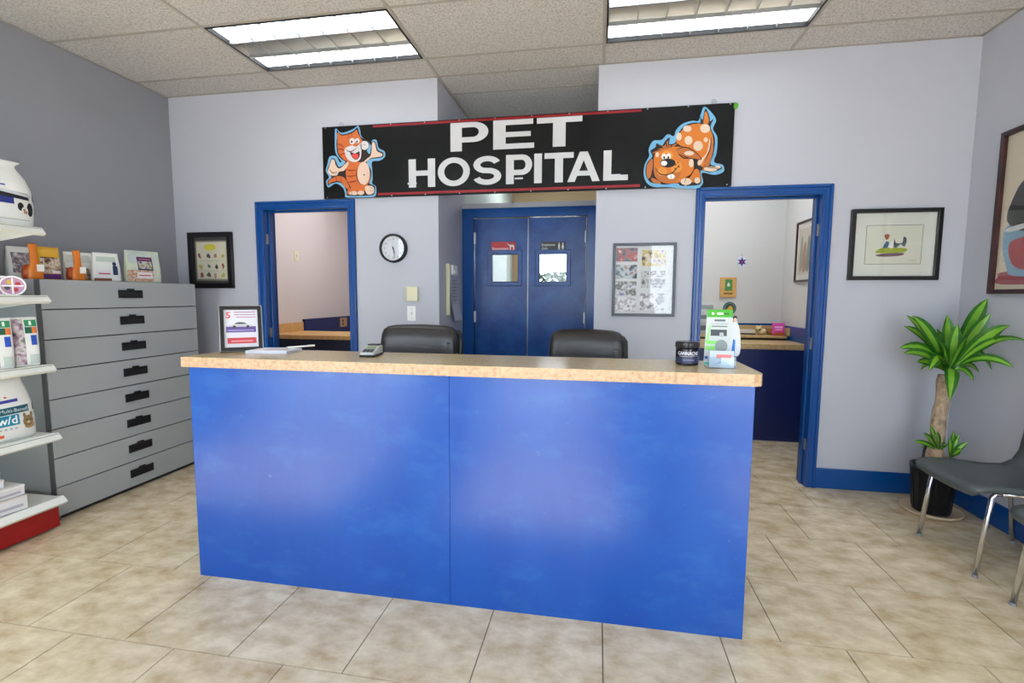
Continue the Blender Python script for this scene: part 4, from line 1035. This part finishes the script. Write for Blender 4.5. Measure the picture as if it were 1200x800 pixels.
# white boxes / booklets on the base deck
for k, (x, y, z, w_, d_, h_, rz, lab) in enumerate(((-3.09, -1.78, .193, .30, .16, .075, PI / 2 - .12, 'lower white cardboard box on the shelving base'),
                                               (-3.10, -1.79, .2685, .31, .17, .055, PI / 2 - .05, 'middle white box with a torn lid in the base stack'),
                                               (-3.14, -1.83, .324, .28, .15, .045, PI / 2 - .16, 'third white box up in the base stack'),
                                               (-3.145, -1.835, .3695, .27, .15, .040, PI / 2 - .12, 'topmost white box of the base stack'))):
    bx = thing('white_box', lab, 'box', (x, y, z), rz, 'white boxes stacked on the shelving base')
    obj('carton', G().box(-w_ / 2, w_ / 2, -d_ / 2, d_ / 2, 0, h_ - .003), flat('D9D8DC'), bx, bevel=.002)
    obj('lid_flap', G().box(-w_ / 2 - .001, w_ / 2 + .001, -d_ / 2 - .001, d_ / 2 + .001, h_ - .010, h_ - .001), flat('E6E5E6' if k % 2 else 'CFC8C4'), bx)
    obj('printed_band', G().face(rect(-w_ / 2 + .01, h_ * .25, w_ / 2 - .02, h_ * .45), front, d_ / 2 + .0008), flat('A9A6B4'), bx)

# ------------------------------------------------------------------ packs on top of the drawer cabinet
CT = DH + .0008
ORANGE = mat('orange_plastic', 'D2741A', .35)
def scoop(label, loc, rz, hgt):
    r = thing('feed_scoop', label, 'scoop', loc, rz, 'orange scoops standing on the drawer cabinet')
    rings = []
    for z, hw_, hd_, yo in ((0, .034, .012, 0), (.01, .036, .014, 0), (.06, .034, .013, .0), (.09, .020, .010, .004), (hgt * .8, .018, .009, .010), (hgt - .01, .021, .008, .014), (hgt, .017, .005, .014)):
        rings.append([(x, y + yo, z) for x, y in sup2(hw_, hd_, .8, 20)])
    obj('blade', G().loft(rings), ORANGE, r, smooth=True)
    obj('price_tag', G().box(-.006 + .008, .026 + .008, -.0165, -.0150, .045, .085), flat('E4E4DC'), r)
    obj('side_bowl', G().loft([[(x - .030, y + .02, z) for x, y in sup2(a_, b_, .9, 16)] for z, a_, b_ in ((0, .02, .02), (.03, .026, .024), (.07, .02, .018), (.085, .006, .006))]), mat('dark_orange_plastic', '9C3E10', .35), r, smooth=True)
scoop('larger orange scoop with a tag at the near end of the drawer cabinet', (-3.225, -1.345, CT), PI / 2 - .3, .205)
scoop('smaller orange scoop between the yellow bag and the white boxes', (-3.235, -1.098, CT), PI / 2 - .3, .19)
FR = PI / 2 - .25
b = Bag('white_pouch', 'white pouch half hidden behind the larger orange scoop', (-3.41, -1.285, CT), FR, [(0, .07, .03), (.02, .075, .036), (.10, .07, .032), (.17, .064, .012), (.195, .064, .003)], BAGW, 'pouch')
b.patch('grey_print', -.05, .04, .05, .16, '9A9AA4', m=print_mat('pouch_print_a', ['E0E0DE', 'B0A8B0', '6A5A6E', 'D8D2C8'], 30, 2))
b = Bag('treat_bag', 'yellow treat bag with a dog photo and purple foot on the drawer cabinet', (-3.30, -1.215, CT), FR, [(0, .048, .024), (.015, .052, .03), (.09, .052, .028), (.165, .050, .012), (.198, .050, .003)], mat('yellow_bag_film', 'D9A62A', .3), 'bag')
b.patch('dog_photo', -.048, .04, .046, .135, '6A4A3A', m=print_mat('dog_photo', ['3A2A22', '8A6A50', 'D8C8B4', '6A4A38'], 30, 2))
b.patch('purple_foot', -.048, .006, .046, .036, '5A2A72'); b.patch('white_strip', .0, .04, .045, .056, 'E0D8DC', .0016)
b.patch('black_swirl', -.046, .13, .02, .136, '1E1A1A', .0018)
b = Bag('snack_bag', 'brown and white snack bag with a dog figure beside the smaller orange scoop', (-3.375, -.985, CT), FR, [(0, .075, .022), (.012, .080, .03), (.09, .080, .028), (.16, .078, .012), (.188, .078, .003)], BAGW, 'bag')
b.patch('brown_photo', -.076, .008, .05, .085, '6A5040', m=print_mat('snack_photo', ['4A3428', '8A7460', 'D8D0C4', '3A2E2A'], 34, 2))
b.patch('white_figure', -.03, .01, -.012, .075, 'E6E0DC', .002, .0); b.patch('pale_text', -.07, .12, .06, .17, 'C9CDC8')
b = Bag('white_snack_box', 'white snack pack with a navy figure and red lettering on the drawer cabinet', (-3.26, -.90, CT), FR, [(0, .082, .022), (.012, .084, .024), (.10, .080, .020), (.17, .072, .010), (.190, .072, .003)], BAGW, 'pack')
b.patch('navy_figure', .028, .045, .058, .105, '26325A', .0016); b.dot('navy_head', .040, .118, .012, .014, '26325A')
b.patch('white_label', -.07, .03, .02, .075, 'E6E2E6', .0016); b.patch('red_lettering', -.055, .048, .012, .056, 'B03A5A', .0024)
b.patch('brown_foot', -.078, .004, .018, .022, '7A4A34', .001); b.patch('green_text', -.06, .13, .05, .165, 'C2D0C4')
b = Bag('clear_treat_bag', 'pale green treat bag with a purple label at the far end of the cabinet top', (-3.29, -.605, CT), FR, [(0, .115, .028), (.012, .12, .034), (.11, .118, .032), (.195, .112, .012), (.230, .112, .003)], mat('pale_green_bag_film', 'D6DDC6', .3, var=(9, 'B9C6C4', 3, .4, .7)), 'bag')
b.patch('purple_label', -.045, .085, .055, .185, '2E2850'); b.patch('label_photo', -.040, .10, .048, .155, '8A8A6A', .002, m=print_mat('label_photo', ['3A3A5A', '9A9A5A', 'D0C8D0', '4A3A6A'], 40, 2)); b.patch('label_title', -.036, .165, .046, .174, 'C85A8A', .002)
b.patch('treat_window', -.112, .008, .055, .09, 'A86A3A', .0012, m=print_mat('treats_window', ['8A3A22', 'D9C8B4', 'B9743A', 'E6E0D8'], 60, 1)); b.patch('white_label', -.055, .03, .045, .075, 'E9E4E6', .0022); b.patch('red_lettering', -.045, .05, .035, .057, 'B83A50', .003)
b.patch('pale_text', -.10, .14, -.055, .20, 'C0CDD2')

# ================================================================== waiting chairs
def waiting_chair(label, loc, rz):
    r = thing('waiting_chair', label, 'chair', loc, rz, 'grey waiting chairs along the right wall')
    prof = [(-.262, .398, .205), (-.268, .425, .215), (-.250, .446, .222), (-.20, .455, .225), (-.08, .450, .225), (.06, .440, .222), (.145, .445, .212), (.185, .475, .20), (.205, .53, .190), (.222, .62, .195), (.240, .74, .208), (.256, .86, .205), (.262, .905, .185), (.263, .918, .13)]
    def f_(a, b):
        t_ = b * (len(prof) - 1); i = min(int(t_), len(prof) - 2); q = t_ - i
        y, z, hw_ = (prof[i][c] * (1 - q) + prof[i + 1][c] * q for c in range(3))
        x = -hw_ + 2 * hw_ * a
        dish = .012 * (1 - (2 * a - 1) ** 2)
        return (x, y + (dish if z > .5 else 0), z - (dish if z <= .5 else 0))
    obj('seat_shell', G().grid(lambda a, b: f_(a, b), 10, 26), GREYV, r, smooth=True, solid=.028, bevel=0)
    for s_ in (-1, 1):
        x = s_ * .21
        obj('front_leg', G().tube([(x, -.222, 0), (x * .985, -.19, .30), (x * .975, -.178, .395), (x * .97, -.165, .413), (x * .97, -.14, .417)], .0115, 12), CHROME, r, smooth=True)
        obj('side_rail', G().tube([(x * .97, -.14, .417), (x * .97, .10, .410), (x * .97, .16, .405)], .0115, 12), CHROME, r, smooth=True)
        obj('rear_leg', G().tube([(x * .97, .16, .405), (x * .975, .185, .39), (x * .98, .195, .36), (x, .235, 0)], .0115, 12), CHROME, r, smooth=True)
        for y in (-.222, .235): obj('foot_cap', G().lathe([(.0125, 0), (.0125, .014)], 12, (x, y, 0)), flat('8A8A8E'), r)
    for y in (-.10, .10): obj('cross_bar', G().tube([(-.2, y, .412), (.2, y, .412)], .009, 10), CHROME, r, smooth=True)
    return r
wc = waiting_chair('grey vinyl waiting chair with chrome legs nearest the potted plant', (2.037, -.868, 0), -PI / 2)
w2 = copy_tree(wc, (2.037, -1.508, 0), -PI / 2)
w2['label'] = 'grey vinyl waiting chair cut off by the right edge, only a leg in view'

# ================================================================== potted plant
PX_, PY_ = 2.085, -.30
pl = thing('potted_plant', 'corn plant with striped green leaves on a bare cane in a black pot', 'plant', (PX_, PY_, 0))
obj('saucer', G().lathe([(.125, 0), (.148, .006), (.158, .026), (.152, .026), (.142, .012), (.05, .010)], 32), mat('beige_plastic', 'CDB59A', .5), pl, smooth=True)
obj('pot', G().lathe([(.092, .012), (.095, .016), (.116, .278), (.122, .280), (.122, .302), (.114, .302), (.108, .27), (.105, .255)], 32), mat('black_nursery_plastic', '14161A', .38), pl, smooth=True)
g_ = G()
for k in range(16):
    a_ = 2 * PI * k / 16
    g_.tube([(.097 * math.cos(a_), .097 * math.sin(a_), .03), (.1155 * math.cos(a_), .1155 * math.sin(a_), .27)], .0022, 5)
obj('pot_ribs', g_, mat('black_nursery_plastic', '14161A', .38), pl)
obj('soil', G().lathe([(.106, .255), (.10, .262), (.03, .268)], 24), mat('dark_soil', '2E2018', .95, bump=(60, .6)), pl)
BARK = mat('tan_cane_bark', 'BCA48A', .8, var=(40, '80684F', 4, .4, .7, (1, 1, .5)), bump=(50, .5, (1, 1, 2)))
path = [(-.012 + .028 * k / 14 + .004 * math.sin(k * 1.3), .004 * math.cos(k), .25 + .62 * k / 14) for k in range(15)]
obj('cane', G().tube(path, [.044 - .012 * k / 14 + .002 * (k % 2) for k in range(15)], 14), BARK, pl, smooth=True)
obj('short_cane', G().tube([(.045, -.045, .25), (.048, -.047, .33), (.050, -.048, .365)], [.034, .033, .031], 12), BARK, pl, smooth=True)
obj('hose', G().tube([(-.075, -.02, .26), (-.085, -.03, .34), (-.075, -.02, .40), (-.055, .0, .425), (-.035, .02, .40)], .007, 8), BLACK, pl, smooth=True)
LE = mat('leaf_green_edge', '2A6A1C', .34, var=(14, '1C5212', 3, .4, .7)); LC = mat('leaf_lime_centre', '7DB030', .34, var=(14, '5C9A26', 3, .4, .7))
def leaf(base, tip, wd, bow, nrm, name='leaf', n=9):
    B, T_, Nn = Vector(base), Vector(tip), Vector(nrm).normalized()
    C = (B + T_) / 2 + Vector((0, 0, bow))
    P = [(1 - t_) ** 2 * B + 2 * t_ * (1 - t_) * C + t_ * t_ * T_ for t_ in [k / n for k in range(n + 1)]]
    v = []; f = []; mi = []
    for k, p in enumerate(P):
        t_ = k / n
        d = (P[min(k + 1, n)] - P[max(k - 1, 0)]).normalized(); side = d.cross(Nn)
        side = side.normalized() if side.length > .05 else d.cross(Vector((1, 0, 0))).normalized()
        up = side.cross(d)
        ww = wd * (.16 + .84 * math.sin(PI * .5 * min(1, t_ / .55)) ** 1.6) * (1 if t_ < .55 else max(.03, 1 - ((t_ - .55) / .45) ** 2.2))
        for s_, lift in ((-1, .28), (-.42, .10), (0, 0), (.42, .10), (1, .28)):
            v.append(p + side * s_ * ww / 2 + up * lift * ww / 2)
    for k in range(n):
        for c in range(4):
            f.append((k * 5 + c, k * 5 + c + 1, (k + 1) * 5 + c + 1, (k + 1) * 5 + c)); mi.append(1 if c in (1, 2) else 0)
    g_ = G(); g_.add(v, f); me = g_.mesh(name); me.materials.append(LE); me.materials.append(LC)
    me.polygons.foreach_set('material_index', mi)
    return obj(name, me, None, pl, smooth=True)
# measured leaf tips: (x px, y px, depth offset), width, bow
crown = Vector((.016, .0, .875))
def lp(px, py, dy):
    p = at(px, py, 1, PY_ + dy); return Vector((p.x - PX_, p.y - PY_, p.z))
for bx, by, tx, ty, dy, wd, bow in (
        (1122, 425, 1158, 350, .05, .075, .05), (1124, 428, 1161, 367, -.04, .072, .03), (1126, 430, 1184, 381, -.22, .075, .05), (1140, 415, 1188, 431, -.24, .045, .07),
        (1124, 428, 1162, 433, -.12, .06, .14), (1122, 432, 1141, 446, -.10, .05, .05), (1122, 425, 1113, 469, -.16, .07, .10), (1116, 428, 1110, 369, .02, .075, .0), (1122, 430, 1122, 380, -.06, .065, .0),
        (1114, 430, 1069, 370, -.06, .075, .05), (1114, 425, 1062, 369, .12, .05, .04), (1112, 425, 1059, 382, .10, .05, .06), (1114, 428, 1054, 408, -.05, .055, .08), (1114, 430, 1059, 414, -.10, .06, .05),
        (1112, 428, 1089, 434, -.14, .06, .10), (1110, 428, 1078, 434, .10, .04, .08), (1124, 430, 1162, 437, .06, .045, .06), (1130, 425, 1205, 400, -.30, .045, .10), (1118, 432, 1100, 400, -.14, .06, .03),
        (1118, 430, 1132, 395, -.12, .06, .02), (1118, 430, 1098, 385, .10, .06, .02), (1114, 432, 1074, 424, .02, .05, .03), (1120, 432, 1148, 420, .12, .05, .05), (1118, 432, 1106, 420, -.16, .05, .02), (1116, 432, 1092, 412, .14, .05, .03)):
    B = lp(bx, by, 0) * .35 + crown * .65
    B.y *= .5
    T_ = lp(tx, ty, dy)
    if T_.x > XR - PX_ - .012: T_.x = XR - PX_ - .012
    if T_.y > -PY_ - .012: T_.y = -PY_ - .012
    leaf(B, T_, wd * 1.15, bow * 1.5 + .01, (random.uniform(-.5, .5), -1, random.uniform(.2, .9)))
for tx, ty, dy, wd, bow in ((1071, 517, -.05, .035, .03), (1082, 507, -.08, .04, .02), (1090, 498, -.02, .036, .0), (1104, 508, -.03, .04, .01), (1110, 520, -.10, .04, .03), (1098, 505, -.1, .04, .0), (1080, 524, .05, .03, .03)):
    leaf((-.005, -.035, .40), lp(tx, ty, dy), wd, bow, (0, -1, .7), 'sprout_leaf', 6)
for tx, ty, dy, wd in ((1113, 513, -.06, .032), (1124, 509, -.02, .03), (1134, 518, -.06, .034), (1128, 527, -.10, .034), (1118, 505, .02, .03), (1116, 532, -.12, .03)):
    leaf((.05, -.048, .36), lp(tx, ty, dy), wd, .03, (0, -1, .7), 'sprout_leaf', 6)

# ================================================================== right exam room
ec = thing('exam_counter', 'tan topped navy exam counter inside the right doorway', 'counter', (1.0, 1.4, 0))
def le(g_): g_.v = [(a - 1.0, b - 1.4, c) for a, b, c in g_.v]; return g_
obj('worktop', le(G().box(.075, 1.895, 1.13, 1.62, .862, .912)), mat('tan_laminate', 'C9AE7C', .35, var=(40, 'B0905C', 4, .4, .75)), ec, bevel=.004)
obj('front_panel', le(G().box(.075, 1.895, 1.15, 1.17, 0, .862)), NAVY, ec)
obj('ledge', le(G().box(.075, 1.86, 1.58, 1.895, .934, .958)), mat('tan_laminate', 'C9AE7C', .35), ec, bevel=.003)
obj('ledge_shadow_box', le(G().box(.075, 1.85, 1.63, 1.895, 0, .934)), BLACK, ec)  # black box painted in for the shadow under the ledge overhang
obj('backsplash', le(G().box(.075, 1.895, 1.875, 1.898, .958, 1.045)), mat('tan_laminate', 'C9AE7C', .35), ec)
obj('side_splash', le(G().box(1.872, 1.884, 1.58, 1.875, .958, 1.035)), mat('tan_laminate', 'C9AE7C', .35), ec)
trm = G().box(RX1 + .105, 1.9, 1.884, 1.899, 1.046, 1.066).box(1.886, 1.899, .13, 1.88, .0, 1.055)
struct('trim_1', trm, BLUE, 'blue wainscot and cap in the right exam room')

def lathe_thing(): pass
# wall things
def wall_item(name, label, cat, loc): return thing(name, label, cat, loc)
so = wall_item('star_ornament', 'purple six-pointed star ornament on a white round hanging on the exam room wall', 'ornament', (1.486, 1.9, 1.655))
obj('disc', G().prism(ell(0, .060, .052, .060, 28), front, .002, .008), flat('D6DCE6'), so)
obj('star', G().prism([((.050 if k % 2 == 0 else .021) * math.sin(k * PI / 6), .060 + (.052 if k % 2 == 0 else .022) * math.cos(k * PI / 6)) for k in range(12)][::-1], front, .008, .012), flat('3A2E7A'), so)
obj('red_centre', G().prism(ell(0, .06, .012, .012, 14), front, .012, .014), flat('A83A5A'), so)
obj('cord', G().tube([(-.012, -.003, .118), (0, -.003, .15), (.012, -.003, .118)], .0015, 5), flat('8A8A8E'), so)
pq = wall_item('wooden_plaque', 'small wooden plaque with a green picture on the exam room wall', 'plaque', (1.360, 1.9, 1.340))
obj('board', G().box(-.082, .082, -.022, -.002, 0, .212), WOOD, pq, bevel=.005)
obj('green_picture', G().face(rect(-.036, .070, .038, .190), front, .0228), flat('4E8A4A'), pq)
obj('white_shape', G().face(smoothed([(-.016, .125), (0, .16), (.016, .125), (0, .115)], 3), front, .0236), flat('DDE6D2'), pq)
obj('name_strip', G().box(-.045, .045, -.0235, -.022, .030, .048), flat('8A6A2E'), pq)
rb = wall_item('round_badge', 'round dark green badge with a yellow figure peeking over the leaflet', 'badge', (1.385, 1.9, 1.155))
obj('disc', G().prism(ell(0, .068, .066, .068, 28), front, .002, .010), flat('35504E'), rb)
obj('yellow_figure', G().prism(smoothed([(-.03, .045), (-.012, .082), (.012, .095), (.03, .07), (.022, .045)], 4), front, .010, .012), flat('D9A93A'), rb)
obj('inner_ring', G().add([front(q * math.cos(2 * PI * i / 28), .068 + q * math.sin(2 * PI * i / 28), .0106) for q in (.050, .055) for i in range(28)], [(i, (i + 1) % 28, 28 + (i + 1) % 28, 28 + i) for i in range(28)]), flat('8FA8A0'), rb)
def draw_exam(r):
    pr = sheet(r, 'print', -.15, .07, .15, .50, flat('CFC6AE'), .0068)
    for c, pts in (('8A8A6A', [(-.11, .12), (-.10, .38), (-.06, .42), (-.04, .2), (-.06, .11)]), ('A86A4A', [(-.04, .11), (-.03, .33), (.02, .36), (.04, .12)]), ('6A7A6A', [(.04, .12), (.06, .40), (.11, .38), (.11, .12)])):
        gg = G(); gg.face(ccw(smoothed(pts, 3)), front, .0074); obj('painted_figure', gg, flat(c), pr)
picture('framed_print', 'dark framed print on the side wall seen through the right doorway', (1.9, 1.36, 1.49), -PI / 2, .40, .57, .018, .02, FD, flat('E0DBD0'), 0, draw_exam)

LZ_ = .9585
def carton(label, x, y, z, w_, d_, h_, c, band):
    r = thing('supply_box', label, 'box', (x, y, z), .05, 'supply boxes in the right exam room')
    obj('carton', G().box(-w_ / 2, w_ / 2, -d_ / 2, d_ / 2, 0, h_), flat(c), r, bevel=.002)
    obj('label_band', G().face(rect(-w_ / 2 + .008, h_ * .3, w_ / 2 - .008, h_ * .7), front, d_ / 2 + .0008), flat(band), r)
carton('bottom grey supply box stacked behind the right doorway frame', 1.10, 1.74, LZ_, .16, .14, .125, 'A9ADB0', '5E666C')
carton('middle grey supply box stacked behind the right doorway frame', 1.10, 1.74, LZ_ + .126, .16, .14, .10, 'C4C8CC', '70787E')
carton('top pale supply box stacked behind the right doorway frame', 1.10, 1.74, LZ_ + .227, .155, .13, .105, 'D0D3D6', '9AA0A6')
bl = thing('flat_case', 'flat white case with a dark base on the exam room ledge', 'case', (1.515, 1.72, LZ_))
obj('base', G().box(-.075, .075, -.05, .05, 0, .014), flat('4A4038'), bl); obj('lid', G().box(-.073, .073, -.048, .048, .0145, .05), flat('DCD8CC'), bl, bevel=.003)
ty = thing('soft_toy', 'cream soft toy lying on the exam room ledge', 'toy', (1.665, 1.72, LZ_))
def puff(name, c, r3, m, par, n=14):
    g_ = G(); g_.loft([[(c[0] + r3[0] * math.sin(PI * j / 8) * math.cos(2 * PI * k / n), c[1] + r3[1] * math.sin(PI * j / 8) * math.sin(2 * PI * k / n), c[2] - r3[2] * math.cos(PI * j / 8)) for k in range(n)] for j in range(1, 8)])
    return obj(name, g_, m, par, smooth=True)
TOY = mat('cream_plush', 'D9CBA0', .9, bump=(90, .4)); puff('body', (0, 0, .031), (.05, .04, .032), TOY, ty); puff('head', (-.035, -.02, .062), (.030, .028, .028), TOY, ty); puff('ear', (-.055, -.02, .085), (.010, .008, .014), TOY, ty); puff('ear', (-.018, -.02, .087), (.010, .008, .014), TOY, ty); puff('muzzle', (-.036, -.046, .056), (.011, .010, .008), flat('8A6A40'), ty)
bk = thing('wicker_basket', 'shallow brown basket behind the pink packet', 'basket', (1.775, 1.74, LZ_))
obj('bowl', G().lathe([(.045, 0), (.060, .03), (.066, .055), (.061, .055), (.055, .03), (.04, .008)], 24), mat('wicker', 'B98A4E', .8, bump=(80, .6)), bk, smooth=True)
for k in range(3):
    obj('rim_band', G().tube([((.054 + .004 * k) * math.cos(2 * PI * i / 24), (.054 + .004 * k) * math.sin(2 * PI * i / 24), .018 + .017 * k) for i in range(25)], .004, 6), mat('wicker_dark', '8A5E30', .8), bk)
pk = Bag('pink_packet', 'bright pink packet with an orange foot on the exam room ledge', (1.800, 1.655, LZ_), 0, [(0, .055, .022), (.012, .058, .026), (.06, .058, .022), (.11, .058, .008), (.125, .060, .003)], mat('pink_film', 'D84AA8', .3), 'packet')
pk.patch('pale_lettering', -.04, .075, .035, .09, 'F0B8DC'); pk.patch('pale_lettering', -.035, .052, .03, .066, 'EEA6D4'); pk.patch('orange_foot', -.05, .004, .05, .03, 'C8672E')

# ================================================================== left exam room
lc = thing('exam_counter', 'tan topped dark exam counter with backsplash inside the left doorway', 'counter', (-2.7, 1.45, 0))
def ll(g_): g_.v = [(a + 2.7, b - 1.45, c) for a, b, c in g_.v]; return g_
HON = mat('honey_tan_laminate', 'CFA468', .4, var=(30, 'BC8C4C', 4, .4, .75))
obj('worktop', ll(G().box(XL + .005, -1.345, 1.13, 1.76, .862, .905)), HON, lc, bevel=.004)
obj('front_panel', ll(G().box(XL + .005, -1.345, 1.16, 1.18, 0, .862)), mat('near_black_navy', '0A1030', .5), lc)
obj('side_splash', ll(G().box(XL + .004, XL + .024, 1.14, 1.76, .905, 1.012)), HON, lc)
obj('back_board', ll(G().box(XL + .03, -1.345, 1.74, 1.758, 0, .86)), NAVY, lc)
trm = G().box(XL + .001, XL + .028, 1.775, 3.3, 0, 1.04).box(XL + .001, XL + .036, 1.772, 3.3, 1.026, 1.044)
struct('trim_2', trm, NAVY, 'navy wainscot on the side wall of the left exam room')
oo = thing('power_outlet', 'wooden outlet cover on the navy wainscot in the left exam room', 'outlet', (XL + .0285, 2.69, .90), PI / 2)
obj('cover_plate', G().box(-.09, .09, -.012, -.0005, 0, .125), mat('wood_plate', 'B98E6A', .5), oo, bevel=.002)
obj('socket', G().box(-.04, -.01, -.015, -.012, .07, .10).box(-.04, -.01, -.015, -.012, .025, .055), flat('2E2E36'), oo)
lsw = thing('light_switch', 'cream light switch on the pale wall inside the left doorway', 'light switch', (XL, 1.69, 1.745), PI / 2)
obj('cover_plate', G().box(-.042, .042, -.008, -.001, 0, .125), CREAM, lsw, bevel=.003)
obj('toggle', G().box(-.006, .006, -.02, -.008, .052, .074), CREAM, lsw)

# shrub outside the corridor window
shb = thing('shrub', 'dark green shrub outside the back window seen through the right swing door', 'shrub', (-.70, 4.3, -.05))
random.seed(11)
obj('stems', G().tube([(0, 0, 0), (.05, 0, .8), (.02, 0, 1.6)], .02, 6).tube([(0, 0, .4), (-.25, .05, 1.2), (-.3, 0, 1.75)], .015, 6).tube([(.02, 0, .5), (.3, -.05, 1.2), (.34, 0, 1.7)], .015, 6), BARK, shb)
g_ = G()
for k in range(1100):
    c = Vector((random.gauss(0, .28), random.gauss(0, .12), random.uniform(1.0, 1.78)))
    u_ = Vector((random.uniform(-1, 1), random.uniform(-1, 1), random.uniform(-.6, .6))).normalized(); v_ = u_.cross(Vector((random.uniform(-1, 1), random.uniform(-1, 1), 1))).normalized()
    l_ = random.uniform(.05, .08)
    g_.add([c - u_ * l_, c + v_ * l_ * .4, c + u_ * l_, c - v_ * l_ * .4], [(0, 1, 2, 3)])
fo = obj('foliage', g_, mat('shrub_leaf', '2E4A2A', .6), shb); fo['kind'] = 'stuff'
